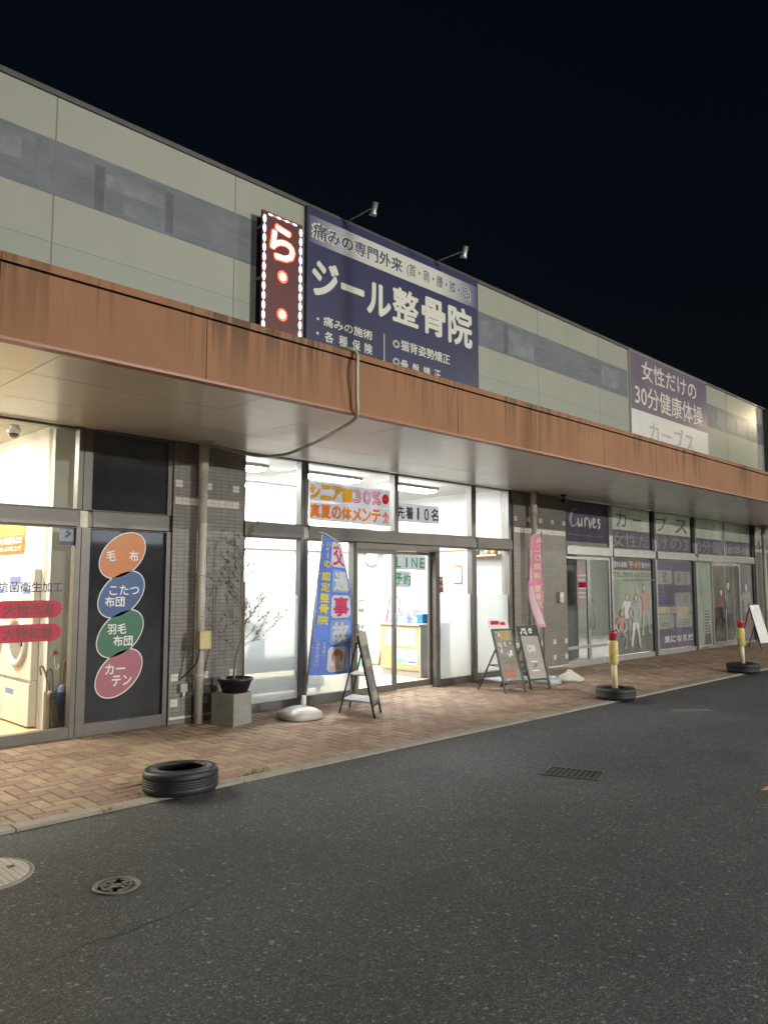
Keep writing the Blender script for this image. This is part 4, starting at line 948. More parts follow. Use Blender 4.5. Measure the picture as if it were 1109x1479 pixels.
# banners
Mf = lambda n, c: film_mat(n, c, .12)
def banner(P0, P1, base, fn, lab, cloth_mats, bar_dir, nu=14, nv=36):
    t = thing('banner_flag', (P0[0], P0[1], 0), lab, 'banner flag', 'banner flags on weighted bases')
    P0, P1 = Vector(P0), Vector(P1)
    MB().tube([P0, P0.lerp(P1, .5), P1], [.014, .012, .010], 10).build('pole', plain('dull_steel_pole', (.25, .25, .25), .35, .6), t)
    b = P1-(P1-P0).normalized()*.012
    MB().tube([b-Vector(bar_dir)*.06, b, fn(1, 1)+Vector((0, 0, .012))], .006, 8).build('cross_arm', M_white, t)
    m = MB()
    for i in range(nu):
        for j in range(nv):
            q = [fn(i/nu, 1-j/nv), fn((i+1)/nu, 1-j/nv), fn((i+1)/nu, 1-(j+1)/nv), fn(i/nu, 1-(j+1)/nv)]
            m.face(q, 0, True)
    c = m.build('cloth', cloth_mats, t)
    bm = bmesh.new(); bm.from_mesh(c.data); bmesh.ops.remove_doubles(bm, verts=bm.verts, dist=1e-5); bm.to_mesh(c.data); bm.free()
    m = MB()
    for v in (.2, .45, .72, .93):
        p = fn(0, v); a = P0.lerp(P1, (p.z-P0.z)/(P1.z-P0.z)); m.tube([a+Vector((-.018, 0, 0)), p+Vector((.01, 0, 0))], .010, 6)
    m.build('tie', M_white, t)
    return t, c
RV = Vector((.75, -.66, 0)); AW = Vector((.66, .75, 0))
p0, p1 = Vector((6.08, 7.45, .14)), Vector((6.38, 7.47, 2.28))
def f1(s, v, off=0):
    z = .49+(2.235-.49)*v; a = p0.lerp(p1, (z-p0.z)/(p1.z-p0.z)); th = R(64-38*v**1.3)
    d = RV*math.sin(th)+AW*math.cos(th); nr = RV*(-math.cos(th))*-1*0+(-AW*math.sin(th)+RV*math.cos(th))
    q = a+d*(.012+.575*s); q += nr*(.028*math.sin(s*5+v*6)*s+off)
    q.z -= .085*s*v**2+.006*math.sin(s*3.1)
    return q
t, c = banner(p0, p1, None, f1, 'blue traffic accident banner leaning over a white water base', Mf('banner_blue', (.085, .17, .55)), RV)
def boxf(s0, s1, v0, v1, n=4):   # rounded box cut in horizontal slices so that it follows the cloth
    o = []; k = 8
    def half(v):
        d = min(v-v0, v1-v)/(v1-v0); return (.0 if d > .12 else .12*(1-d/.12)**2)*(s1-s0)
    for i in range(k):
        a, b = v0+(v1-v0)*i/k, v0+(v1-v0)*(i+1)/k
        for j in range(n):
            u = lambda q, v: s0+half(v)+(s1-s0-2*half(v))*q/n
            o.append([(u(j, a), a), (u(j+1, a), a), (u(j+1, b), b), (u(j, b), b)])
    return o
on = lambda k: (lambda s, v: f1(s, v, k+.003))
def runs(poly, n=16, m=4):   # an outline cut into small pieces that follow the cloth
    v0, v1 = min(p[1] for p in poly), max(p[1] for p in poly); o = []
    def cut(v):
        q = sorted(a[0]+(b[0]-a[0])*(v-a[1])/(b[1]-a[1]) for a, b in zip(poly, poly[1:]+poly[:1]) if (a[1] <= v) != (b[1] <= v)); return q
    for i in range(n):
        a, b = v0+(v1-v0)*i/n, v0+(v1-v0)*(i+1)/n; q = cut((a+b)/2)
        for s0, s1 in zip(q[::2], q[1::2]):
            for j in range(m): o.append([(s0+(s1-s0)*j/m, a), (s0+(s1-s0)*(j+1)/m, a), (s0+(s1-s0)*(j+1)/m, b), (s0+(s1-s0)*j/m, b)])
    return o
Mw, Mlb, Mcr, Mye = Mf('banner_white', (.62, .62, .64)), Mf('banner_light_blue', (.20, .34, .62)), Mf('banner_crimson', (.55, .03, .12)), Mf('banner_yellow', (.68, .62, .06))
write('cloth_print', Mw, c, boxf(.36, .95, .79, .985)+boxf(.44, .95, .405, .575)+boxf(.40, .94, .02, .195), on(.004))
write('cloth_print', Mlb, c, boxf(.42, .95, .595, .77)+boxf(.43, .95, .21, .39), on(.004))
write('lettering', Mcr, c, [('交', .42, .90, .80, .975, .03), ('事', .50, .91, .415, .565, .04)], on(.007))
write('lettering', Mw, c, [('通', .48, .92, .605, .755, .05), ('故', .49, .92, .225, .375, .05)], on(.007))
write('lettering', Mye, c, [('ジ', .13, .32, .90, .965, .03), ('|', .20, .24, .84, .885, .03), ('の', .10, .36, .775, .825, .04)]+[(ch, .07, .37, z, z+.068, .035) for ch, z in (('認', .675), ('定', .595), ('整', .515), ('骨', .435), ('院', .355))], on(.006))
write('lettering', Mw, c, [(ch, .26, .34, .21-.026*i, .232-.026*i, .02) for i, ch in enumerate('お気軽に')]+[(ch, .09, .18, .235-.029*i, .26-.029*i, .02) for i, ch in enumerate('ご相談ください')], on(.006))
write('cloth_print', Mf('print_auburn_hair', (.45, .16, .075)), c, runs(ell(.66, .125, .155, .05)), on(.0065))
write('cloth_print', Mf('print_pale_face', (.62, .50, .45)), c, runs(ell(.65, .106, .095, .042)), on(.0085))
write('cloth_print', Mf('print_auburn_fringe', (.46, .17, .085)), c, runs([(.53, .128), (.62, .155), (.72, .158), (.79, .12), (.76, .112), (.70, .137), (.60, .132)]), on(.010))
write('cloth_print', Mf('print_pink_shirt', (.58, .40, .42)), c, runs([(.48, .025), (.86, .025), (.84, .05), (.74, .068), (.58, .068), (.50, .05)]), on(.0075))
b = MB(); b.lathe([(.225, 0), (.245, .012), (.245, .055), (.235, .075), (.185, .115), (.10, .142), (.045, .15)], 40, (5.98, 7.42, 0), sq=3.2)
b.build('water_base', plain('grey_white_plastic', (.47, .45, .42), .35, 0, .1, 4), t, bevel=0)
MB().tube([(6.06, 7.45, .13), (6.065, 7.45, .20), (6.066, 7.45, .205), (6.075, 7.45, .26)], [.034, .034, .028, .028], 14).build('pole_socket', M_white, t)

RV2 = Vector((.55, -.83, 0)); AW2 = Vector((.83, .55, 0))
q0, q1 = Vector((10.92, 7.2, .12)), Vector((10.90, 7.2, 2.50))
def f2(s, v, off=0):
    z = .93+1.50*v; a = q0.lerp(q1, (z-q0.z)/(q1.z-q0.z)); bulge = math.sin((1-v)*math.pi)
    th = R(17+17*bulge-20*max(0, .35-v)*2)
    e = -RV2*math.sin(th)-AW2*math.cos(th); q = a+e*(.012+.44*s)
    nr = RV2*math.cos(th)-AW2*math.sin(th)
    q += nr*(.05*math.sin(s*6.0+(1-v)*5)*s+.11*max(0, .3-v)*math.sin(s*math.pi)+off); q.z -= .05*s*v
    return q
t, c = banner(q0, q1, None, f2, 'pink banner twisted round its pole by the tile wall', Mf('banner_magenta', (.58, .20, .29)), -RV)
on2 = lambda k: (lambda s, v: f2(s, v, k+.003))
write('cloth_print', Mf('banner_pink_white', (.62, .45, .5)), c, boxf(.58, .98, .03, .45)+boxf(.62, .97, .5, .66)+boxf(.66, .96, .72, .84), on2(.004))
write('cloth_print', Mf('banner_amber', (.62, .36, .07)), c, boxf(.02, .3, .01, .16), on2(.004))
write('lettering', Mf('banner_cream', (.66, .58, .36)), c, [(ch, .12, .5, .92-.10*i, .99-.10*i, .04) for i, ch in enumerate('肩こり腰痛')]+[(ch, .12, .5, .38-.09*i, .45-.09*i, .04) for i, ch in enumerate('整骨院')], on2(.005))
b = MB(); b.lathe([(.19, 0), (.20, .01), (.19, .09), (.12, .12), (.04, .13)], 32, (10.92, 7.15, 0), sq=3.5)
b.build('water_base', plain('cloudy_clear_plastic', (.40, .43, .42), .25, 0, .1, 4), t)
t = thing('flag_weight', (11.45, 7.05, 0), 'empty white hexagonal banner base beside the pink banner', 'banner base')
MB().lathe([(.21, 0), (.235, .02), (.235, .05), (.21, .065), (.10, .14), (.06, .15), (.045, .19)], 6, (11.45, 7.05, 0)).build('base', plain('ivory_plastic', (.55, .53, .43), .4, 0, .08, 4), t, bevel=.008)
m = MB(); rr = random.Random(5)
def olive(u, v): return (11.62+.42*u+.1*math.sin(v*4), 7.72+.3*v, .0+.19*(1-abs(u)**2.2)*(1-abs(v)**2.5)+.02*math.sin(9*u+4*v)*(1-abs(u)))
K = 14
for i in range(K):
    for j in range(K):
        a, b2, c2, d2_ = [olive(-1+2*p/K, -1+2*q/K) for p, q in ((i, j), (i+1, j), (i+1, j+1), (i, j+1))]; m.face([a, b2, c2, d2_], 0, True)
o = m.build('sandbag', plain('olive_canvas', (.15, .135, .10), .9, 0, .2, 12), origin=(11.62, 7.72, 0)); tag(o, 'slumped olive grey sandbag against the tile wall', 'sandbag')

# potted tree on its concrete block
bc = Vector((5.19, 7.69, 0)); ang = R(17); e1 = Vector((math.cos(ang), math.sin(ang), 0)); e2 = Vector((-math.sin(ang), math.cos(ang), 0))
o = MB().obox(bc+Vector((0, 0, .18)), e1*.165, e2*.165, (0, 0, .18)).build('concrete_block', M_conc2, origin=bc, bevel=.008)
tag(o, 'grey concrete block under the potted tree', 'block')
t = thing('potted_tree', bc+Vector((0, 0, .36)), 'thin sparse tree in a black bowl pot on a concrete block', 'potted tree')
pc = bc+Vector((.03, -.02, .36))
MB().lathe([(.13, 0), (.145, .004), (.19, .13), (.205, .135), (.21, .165), (.195, .165), (.18, .135), (.02, .13)], 32, pc).build('pot', M_black, t)
MB().lathe([(.178, .128), (.12, .142), (.02, .146)], 24, pc).build('soil', plain('dry_soil', (.11, .075, .05), .95, 0, .4, 50), t)
rt = random.Random(11); tr = MB(); lf = MB()
base = pc+Vector((-.02, 0, .13))
trunk = bez([base, base+Vector((.02, 0, .25)), base+Vector((.10, -.02, .55)), base+Vector((.09, 0, .95)), base+Vector((.10, .02, 1.35)), base+Vector((.13, 0, 1.72))], 6)
tr.tube(trunk, [.015-.012*i/(len(trunk)-1) for i in range(len(trunk))], 8)
def leaf_at(p, d):
    d = d.normalized(); s_ = d.cross(Vector((rt.uniform(-1, 1), rt.uniform(-1, 1), rt.uniform(-1, 1)))).normalized(); l = rt.uniform(.018, .034); w = l*.28
    lf.face([p, p+d*l*.5+s_*w, p+d*l, p+d*l*.5-s_*w], 0)
def twig(p, d, ln, r, depth):
    n = 5; pts = [p]
    for i in range(n):
        d = (d+Vector((rt.uniform(-.25, .25), rt.uniform(-.25, .25), rt.uniform(-.12, .22)))).normalized(); pts.append(pts[-1]+d*ln/n)
        if depth and rt.random() < .62: twig(pts[-1], (d+Vector((rt.uniform(-.9, .9), rt.uniform(-.9, .9), rt.uniform(-.1, .6)))).normalized(), ln*rt.uniform(.35, .6), r*.6, depth-1)
        if i > 0:
            for _ in range(rt.choice((0, 0, 1, 1, 2))): leaf_at(pts[-1]+Vector((rt.uniform(-.008, .008),)*3), d+Vector((rt.uniform(-1, 1), rt.uniform(-1, 1), rt.uniform(-.6, .8))))
    tr.tube(pts, [r*(1-.75*i/n) for i in range(n+1)], 5)
for i in range(24):
    k = int(len(trunk)*(.26+.72*i/24)); a = rt.uniform(0, 6.28); h = i/24
    twig(trunk[min(k, len(trunk)-1)], Vector((math.cos(a), math.sin(a)*.7, rt.uniform(.3, .9))), rt.uniform(.3, .5)*(1.05-.6*h), .0045, 2)
tr.build('trunk', plain('grey_bark', (.17, .145, .12), .9, 0, .25, 30), t)
lf.build('foliage', plain('dusty_plum_leaf', (.095, .078, .070), .6, 0, .4, 20), t)
MB().tube([base+Vector((.14, .01, -.02)), base+Vector((.135, .01, 1.15))], .011, 8).build('stake', plain('bamboo_stake', (.16, .12, .08), .7), t)

# covers in the asphalt
t = thing('manhole_cover', (1.52, 4.78, -.02), 'pale round concrete manhole cover with honeycomb pattern', 'manhole cover')
def hexmat():
    m, nt, b = nodes('honeycomb_concrete'); p = coords(nt)
    v = N(nt, 'ShaderNodeTexVoronoi', i_Scale=27.0); v.inputs['Randomness'].default_value = .12; v.feature = 'DISTANCE_TO_EDGE'; L(nt, p, v.inputs['Vector'])
    e = ramp(nt, v.outputs['Distance'], [(.06, (0, 0, 0)), (.16, (1, 1, 1))])
    c = mixc(nt, e, (.28, .265, .22), (.62, .59, .50)); L(nt, mixc(nt, .3, c, ramp(nt, noise(nt, p, 9, 6), [(.3, (.35, .32, .26)), (.7, (.68, .65, .56))])), b.inputs['Base Color'])
    b.inputs['Roughness'].default_value = .8; bump(nt, b, e, .5, .004); return m
mhc = (1.555, 4.765)
t.location = (mhc[0], mhc[1], -.02)
MB().lathe([(.268, -.02), (.268, .007), (.255, .010), (.02, .010)], 56, (mhc[0], mhc[1], -.02)).build('lid', hexmat(), t)
r_ = MB(); r_.lathe([(.27, -.01), (.27, .008), (.29, .006), (.298, -.005)], 56, (mhc[0], mhc[1], -.02)); r_.build('rim', M_conc, t)
MB().box(mhc[0]+.16, mhc[0]+.20, mhc[1]-.02, mhc[1]+.02, -.0098, -.0085).build('lift_hole', M_dark, t)
M_iron = plain('worn_cast_iron', (.16, .155, .14), .5, .35, .3, 30)
t = thing('valve_cover', (2.04, 4.08, -.02), 'small round cast iron valve cover with raised bars', 'iron cover')
mc = (2.04, 4.08, -.02)
MB().lathe([(.126, -.02), (.126, .003), (.02, .003)], 40, mc).build('lid', plain('dark_cast_iron', (.06, .058, .052), .6, .3, .3, 30), t)
r_ = MB(); r_.lathe([(.098, .003), (.100, .009), (.124, .009), (.126, .002)], 40, mc); r_.build('rim', M_iron, t)
r_ = MB()
for i in range(8):
    a = i*math.pi/4+.2; 
    if i % 4 == 1: continue
    r_.obox((mc[0]+.062*math.cos(a), mc[1]+.062*math.sin(a), -.014), (.028*math.cos(a), .028*math.sin(a), 0), (-.009*math.sin(a), .009*math.cos(a), 0), (0, 0, .004))
for i in range(8):
    a = i*math.pi/4+.6; r_.obox((mc[0]+.076*math.cos(a), mc[1]+.076*math.sin(a), -.0145), (.007*math.cos(a), .007*math.sin(a), 0), (-.018*math.sin(a), .018*math.cos(a), 0), (0, 0, .004))
r_.lathe([(.030, .003), (.030, .008), (.02, .008), (.002, .008)], 20, mc); r_.build('raised_pattern', M_iron, t)
# drain grate: parallelogram in the photo, so turned a little
t = thing('drain_grate', (5.98, 3.66, -.02), 'rectangular steel drain grate set in the asphalt', 'drain grate')
gx, gy = Vector((.14, -.42, 0)).normalized(), Vector((.42, .14, 0)).normalized(); gc = Vector((5.98, 3.67, -.02)); g = MB(); lx, ly = .235, .155
for s_ in (-1, 1): g.obox(gc+gx*lx*s_+Vector((0, 0, .001)), gx*.012, gy*(ly+.012), (0, 0, .006)); g.obox(gc+gy*ly*s_+Vector((0, 0, .001)), gx*(lx-.012), gy*.012, (0, 0, .006))
for i in range(1, 10): g.obox(gc+gx*(-lx+2*lx*i/10), gx*.0065, gy*(ly-.012), (0, 0, .005))
for i in range(1, 5): g.obox(gc+gy*(-ly+2*ly*i/5)+Vector((0, 0, -.0004)), gx*(lx-.012), gy*.006, (0, 0, .0045))
g.build('bars', plain('galvanised_grate', (.10, .10, .097), .5, .4, .2, 20), t)
MB().obox(gc+Vector((0, 0, .0012)), gx*lx, gy*ly, (0, 0, .001)).build('pit', M_dark, t)
t = thing('service_lid', (10.05, 4.4, -.02), 'small worn metal service lid in the asphalt before the yellow post', 'service lid')
MB().obox((10.05, 4.4, -.018), (.20, -.17, 0), (.05, .06, 0), (0, 0, .003)).build('lid', plain('worn_steel_lid', (.17, .16, .15), .5, .2, .2, 20), t)
# weeds in the kerb joint
wd = MB(); rw = random.Random(3)
for (x, y, n) in ((3.15, 5.72, 60), (2.98, 5.56, 26), (3.98, 5.55, 50), (4.10, 5.56, 26), (2.62, 5.43, 14)):
    for _ in range(n):
        a = rw.uniform(0, 6.28); l = rw.uniform(.02, .07); b = Vector((x+rw.gauss(0, .05), y+rw.gauss(0, .02), -.005)); d = Vector((math.cos(a)*.8, math.sin(a)*.8, rw.uniform(.3, 1))).normalized()
        s_ = d.cross(Vector((0, 0, 1))).normalized()*.004; wd.face([b-s_, b+s_, b+d*l*.6+s_, b+d*l, b+d*l*.6-s_])
tag(wd.build('kerb_weeds', plain('dry_weed', (.20, .19, .07), .8, 0, .3, 30)), kind='stuff')

# ------------------------------------------------------------------ inside the coin laundry
M_wm = plain('cream_enamel', (.72, .70, .60), .35, 0, .03, 3); M_chr = plain('brushed_chrome', (.5, .5, .48), .25, .9)
def washer(y0, lab):
    t = thing('washing_machine', (3.37, y0+.4, .03), lab, 'washing machine', 'laundry machines along the side wall')
    m = MB(); m.box(3.335, 3.415, y0+.004, y0+.396*2, .55, 1.78); m.box(3.325, 3.415, y0+.004, y0+.792, .05, .51); m.box(3.35, 3.415, y0+.004, y0+.792, .51, .55, 1)
    m.build('body', [M_wm, M_chr], t, bevel=.006)
    d = MB(); c = Vector((3.335, y0+.4, .97)); ax = Vector((-1, 0, 0))
    def ring(prof, mat, nm):
        q = MB(); n = 36; st = len(q.v)
        for r, w in prof:
            for k in range(n):
                a = 2*math.pi*k/n; q.v.append(tuple(c+ax*w+Vector((0, math.cos(a)*r, math.sin(a)*r))))
        for i in range(len(prof)-1):
            for k in range(n): q.f.append((i*n+k, i*n+(k+1) % n, (i+1)*n+(k+1) % n, (i+1)*n+k)); q.mi.append(0); q.sm.append(True)
        q.f.append(tuple((len(prof)-1)*n+k for k in range(n))); q.mi.append(0); q.sm.append(True)
        return q.build(nm, mat, t)
    ring([(.30, 0), (.295, .035), (.27, .05), (.225, .045), (.215, .02), (.20, .02)], plain('pale_grey_door', (.62, .62, .58), .35), 'door')
    ring([(.212, .021), (.15, .035), (.05, .045), (.01, .046)], plain('dark_drum_glass', (.20, .21, .20), .08), 'door_glass')
    MB().box(3.27, 3.30, y0+.14, y0+.18, .92, 1.02).build('door_handle', M_black, t)
    lb = MB(); lb.box(3.330, 3.3345, y0+.38, y0+.74, 1.46, 1.72); lb.box(3.330, 3.3345, y0+.06, y0+.32, 1.44, 1.74); lb.build('control_panel', plain('pale_blue_panel', (.50, .56, .66), .4), t)
    lb = MB(); lb.box(3.328, 3.3298, y0+.39, y0+.73, 1.62, 1.70); lb.box(3.328, 3.3298, y0+.08, y0+.30, 1.50, 1.56); lb.box(3.3233, 3.3248, y0+.45, y0+.7, .36, .42); lb.build('panel_print', plain('panel_blue', (.12, .18, .42), .4), t)
washer(8.84, 'cream washing machine at the wall end, behind the umbrella stand')
washer(9.64, 'cream washing machine second from the wall end')
washer(10.44, 'cream washing machine third from the wall end')
sp = lambda x: (lambda u, v: (x, u, v))
t = thing('wall_poster', (3.41, 9.86, 1.98), 'yellow and orange price poster on the laundry side wall', 'poster')
MB().box(3.408, 3.418, 9.40, 10.35, 1.98, 2.45).build('sheet', plain('bright_yellow_paper', (.56, .42, .03), .5, 0, .03), t)
MB().box(3.404, 3.4075, 9.41, 10.34, 1.985, 2.20).build('foot_band', plain('orange_red_paper', (.50, .10, .015), .5, 0, .05), t)
write('lettering', M_paper, t, [('掛け布団もOK', 10.28, 9.45, 2.09, 2.18, .03), ('ふわふわ仕上げ', 10.28, 9.47, 2.01, 2.07, .01)], sp(3.402))
write('lettering', plain('brown_ink', (.35, .22, .02), .5), t, [('コインランドリー', 10.25, 9.5, 2.33, 2.39, .01), ('24時間', 10.25, 9.8, 2.24, 2.29, .01)], sp(3.4065))
uc = Vector((3.50, 8.44, .03))
t = thing('umbrella_stand', uc, 'grey see through umbrella bin in the laundry window corner', 'umbrella stand')
us = MB(); us.box(uc.x-.13, uc.x+.09, uc.y-.09, uc.y+.09, .03, .05)
for s_ in (-1, 1): us.box(uc.x-.13, uc.x+.09, uc.y+s_*.09-.004, uc.y+s_*.09+.004, .05, .46); us.box(uc.x-.02+s_*.11-.004, uc.x-.02+s_*.11+.004, uc.y-.086, uc.y+.086, .05, .46)
us.build('bin', glass_mat('smoky_plastic', (.62, .63, .64), .8, .15), t)
def umbrella(a, b, r, mat, lab, hook):
    a, b = Vector(a), Vector(b); d = (b-a).normalized()
    t = thing('umbrella', a, lab, 'umbrella', 'umbrellas in the laundry stand')
    MB().tube([a, a+d*.05, a.lerp(b, .35), a.lerp(b, .62), a.lerp(b, .66)], [.008, .014, r, r*.8, .012], 12).build('canopy', mat, t)
    h = Vector(hook); MB().tube(bez([a.lerp(b, .6), b, b+h*.5+d*.045, b+h+d*.02, b+h*1.05-d*.05], 6), .009, 8).build('handle', plain('brown_cane', (.16, .10, .06), .4), t)
umbrella((3.50, 8.42, .06), (3.32, 8.42, .70), .034, plain('beige_umbrella_cloth', (.42, .36, .28), .7), 'beige folded umbrella with brown crook handle', (-.05, -.02, 0))
umbrella((3.46, 8.48, .06), (3.42, 8.46, .66), .03, glass_mat('clear_vinyl', (.75, .76, .78), .8, .2), 'clear folded umbrella with crook handle in the laundry stand', (-.045, .03, 0))
umbrella((3.52, 8.46, .12), (3.53, 8.43, .74), .05, plain('slate_blue_umbrella_cloth', (.14, .17, .30), .7), 'slate blue folded umbrella in the laundry stand', (.03, .03, 0))
t = thing('hanging_tag', (3.52, 8.6, .78), 'white hook with red button above the umbrella stand', 'wall hook')
m = MB(); m.tube([(3.5, 8.618, .86), (3.5, 8.595, .86)], .045, 18); m.tube(bez([(3.5, 8.6, .82), (3.5, 8.59, .72), (3.52, 8.57, .68), (3.54, 8.57, .73)]), .012, 8); m.build('hook', plain('ivory_plastic', (.55, .53, .43), .4, 0, .08, 4), t)
MB().tube([(3.5, 8.594, .86), (3.5, 8.588, .86)], .02, 14).build('button', plain('red_plastic', (.5, .04, .04), .4), t)

# ------------------------------------------------------------------ inside the clinic
M_oak = plain('pale_oak_veneer', (.60, .43, .22), .45, 0, .12, 6)
t = thing('reception_counter', (10.1, 9.4, .03), 'pale wood reception counter with notices on its front', 'counter')
MB().box(9.78, 10.5, 8.92, 9.86, .14, .90).build('body', M_oak, t, bevel=.004); MB().box(9.80, 10.48, 8.94, 9.84, .03, .139).build('plinth', plain('grey_plinth', (.45, .42, .37), .5), t)
MB().box(9.74, 10.54, 8.89, 9.90, .905, .94).build('top', plain('cream_worktop', (.66, .60, .48), .4), t, bevel=.005)
MB().box(9.77, 10.51, 8.895, 8.918, .04, .90).build('end_panel', plain('pale_grey_panel', (.60, .61, .62), .4), t)
nt_ = MB()
for i in range(3): nt_.box(9.774, 9.779, 9.02+i*.25, 9.02+i*.25+.22, .55, .85)
for i, z in enumerate((.22, .22)): nt_.box(9.774, 9.779, 8.98+i*.27, 8.98+i*.27+.24, .24, .50)
nt_.build('notice', M_paper, t)
write('notice_print', M_ig, t, [[(a, z), (a-.14*k, z), (a-.14*k, z+.01), (a, z+.01)] for i in range(3) for a in (9.21+i*.25,) for z, k in ((.82, .9), (.79, 1.1), (.76, 1), (.73, .8), (.70, 1.1), (.66, .7), (.62, 1.1), (.58, .9))], sp(9.772))
write('notice_print', plain('mint_print', (.30, .55, .36), .5), t, [[(9.47, .25), (9.27, .25), (9.27, .33), (9.47, .33)]], sp(9.7725))
write('notice_print', plain('panel_blue', (.12, .18, .42), .4), t, [[(9.2, .27), (9.0, .27), (9.0, .30), (9.2, .30)]], sp(9.7725))
def stuff_box(name, b, mat, lab, cat, lid=None):
    t = thing(name, ((b[0]+b[1])/2, (b[2]+b[3])/2, b[4]), lab, cat)
    MB().box(*b).build('body', mat, t, bevel=.006)
    if lid: MB().box(b[0]+.01, b[1]-.01, b[2]+.01, b[3]-.01, b[5], b[5]+.012).build('lid', lid, t)
M_blue = plain('bright_blue_print', (.03, .20, .55), .4)
stuff_box('tissue_box', (9.92, 10.12, 8.98, 9.12, .94, 1.10), M_blue, 'bright blue box standing on the counter end', 'box', M_white)
t = thing('leaflet_rack', (9.95, 8.80, .03), 'slim leaflet rack with blue and gold leaflets beside the counter', 'leaflet rack')
m = MB(); m.box(9.92, 10.16, 8.72, 8.74, .03, .95); m.box(9.90, 10.18, 8.66, 8.80, .03, .05); m.build('frame', M_white, t)
for z, mt in ((.72, M_blue), (.55, M_blue), (.33, plain('gold_print', (.34, .25, .07), .4))): MB().box(9.94, 10.14, 8.70, 8.718, z, z+.12).build('leaflet', mt, t)
t = thing('folded_cloth', (9.95, 9.55, .94), 'blue folded cloth heap lying on the counter', 'cloth')
m = MB(); K = 16
def cl(u, v): return (9.98+.18*u, 9.52+.26*v, .945+.15*max(0, (1-u*u)*(1-v*v))*(1+.35*math.sin(7*u+3*v)+.25*math.sin(9*v-4*u)))
for i in range(K):
    for j in range(K): m.face([cl(-1+2*p/K, -1+2*q/K) for p, q in ((i, j), (i+1, j), (i+1, j+1), (i, j+1))], 0, True)
m.build('folds', plain('periwinkle_cloth', (.14, .17, .42), .8, 0, .2, 12), t)
t = thing('monitor', (10.2, 9.2, .94), 'grey screen and white papers leaning on the counter', 'screen')
MB().obox((10.12, 9.24, 1.09), (.01, .0, .0), (0, .15, .03), (.02, 0, .07)).build('screen', plain('grey_screen', (.17, .17, .17), .3), t); MB().obox((10.05, 9.22, .98), (.10, 0, .02), (0, .16, 0), (0, 0, .004)).build('stand', M_paper, t)
t = thing('step_ladder', (11.0, 10.6, .03), 'red step ladder with a dark hoop handle inside the clinic', 'ladder')
M_lad = plain('red_ladder_paint', (.62, .06, .09), .4); lad = MB(); a0, a1 = Vector((10.72, 10.86, .03)), Vector((10.95, 10.52, .03)); b0, b1 = Vector((11.03, 11.1, .03)), Vector((11.3, 10.78, .03)); tp = Vector((10.98, 10.86, 1.12)); tq = Vector((11.1, 10.68, 1.12))
fl_ = lambda i: None
for p, q in ((a0, tp), (a1, tq)): lad.tube([p, q], .017, 8)
lad.build('front_frame', M_lad, t); l2 = MB()
for p, q in ((b0, tp), (b1, tq)): l2.tube([p, q], .014, 8)
l2.build('rear_frame', M_lad, t)
for k in (.16, .40, .64): p, q = a0.lerp(tp, k), a1.lerp(tq, k); MB().obox((p+q)/2, (q-p)/2, (.04, .03, 0), (0, 0, .010)).build('step', M_lad, t)
MB().tube(bez([tp, tp+Vector((.03, 0, .16)), (tp+tq)/2+Vector((.02, 0, .26)), tq+Vector((.03, 0, .16)), tq]), .013, 8).build('handle', plain('grey_hoop', (.14, .14, .15), .4), t)
t = thing('wall_clock', (11.1, 11.58, 2.02), 'round pale wall clock on the clinic back wall', 'clock')
m = MB(); m.tube([(11.18, 11.595, 2.16), (11.18, 11.55, 2.16)], .17, 32); m.build('case', plain('clock_rim', (.42, .42, .38), .4), t)
m = MB(); m.tube([(11.18, 11.549, 2.16), (11.18, 11.546, 2.16)], .145, 32); m.build('face', plain('clock_face', (.60, .60, .54), .5), t)
m = MB(); m.obox((11.18, 11.543, 2.10), (.004, 0, 0), (0, .001, 0), (0, 0, .06)); m.obox((11.155, 11.542, 2.14), (.03, 0, .022), (0, .001, 0), (.003, 0, -.004)); m.build('hands', M_black, t)
poster(11.0, 11.2, .98, 1.16, 11.58, plain('photo_print', (.22, .20, .17), .5), 'pair of small dark photos on the clinic wall left of the clock', [('print', M_paper, [[(11.09, .98), (11.11, .98), (11.11, 1.16), (11.09, 1.16)]])]) if False else None
for x, lb in ((10.62, 'left of two small dark photo cards on the clinic back wall'), (10.85, 'right of two small dark photo cards on the clinic back wall')):
    poster(x, x+.15, 1.06, 1.30, 11.585, plain('photo_print', (.22, .20, .17), .5), lb, [('print', M_paper, [[(x+.02, 1.12), (x+.13, 1.12), (x+.13, 1.27), (x+.02, 1.27)]])])
t = thing('wall_chart', (11.54, 10.0, 1.35), 'white printed chart on the clinic side wall above the counter', 'poster')
MB().box(11.532, 11.545, 9.9, 10.4, 1.30, 1.68).build('sheet', plain('grey_white_paper', (.55, .55, .56), .6), t)
write('print', M_ig, t, [[(10.35-i*.07, z), (10.31-i*.07, z), (10.31-i*.07, z+.02), (10.35-i*.07, z+.02)] for i in range(6) for z in (1.36, 1.43, 1.50, 1.58)], sp(11.530))
t = thing('wall_shelf', (11.4, 8.9, 2.2), 'small wall shelf with ornaments at the right end of the clinic', 'shelf')
MB().box(11.28, 11.545, 8.42, 9.3, 2.13, 2.155).build('board', plain('pale_wood_rail', (.62, .50, .32), .5), t)
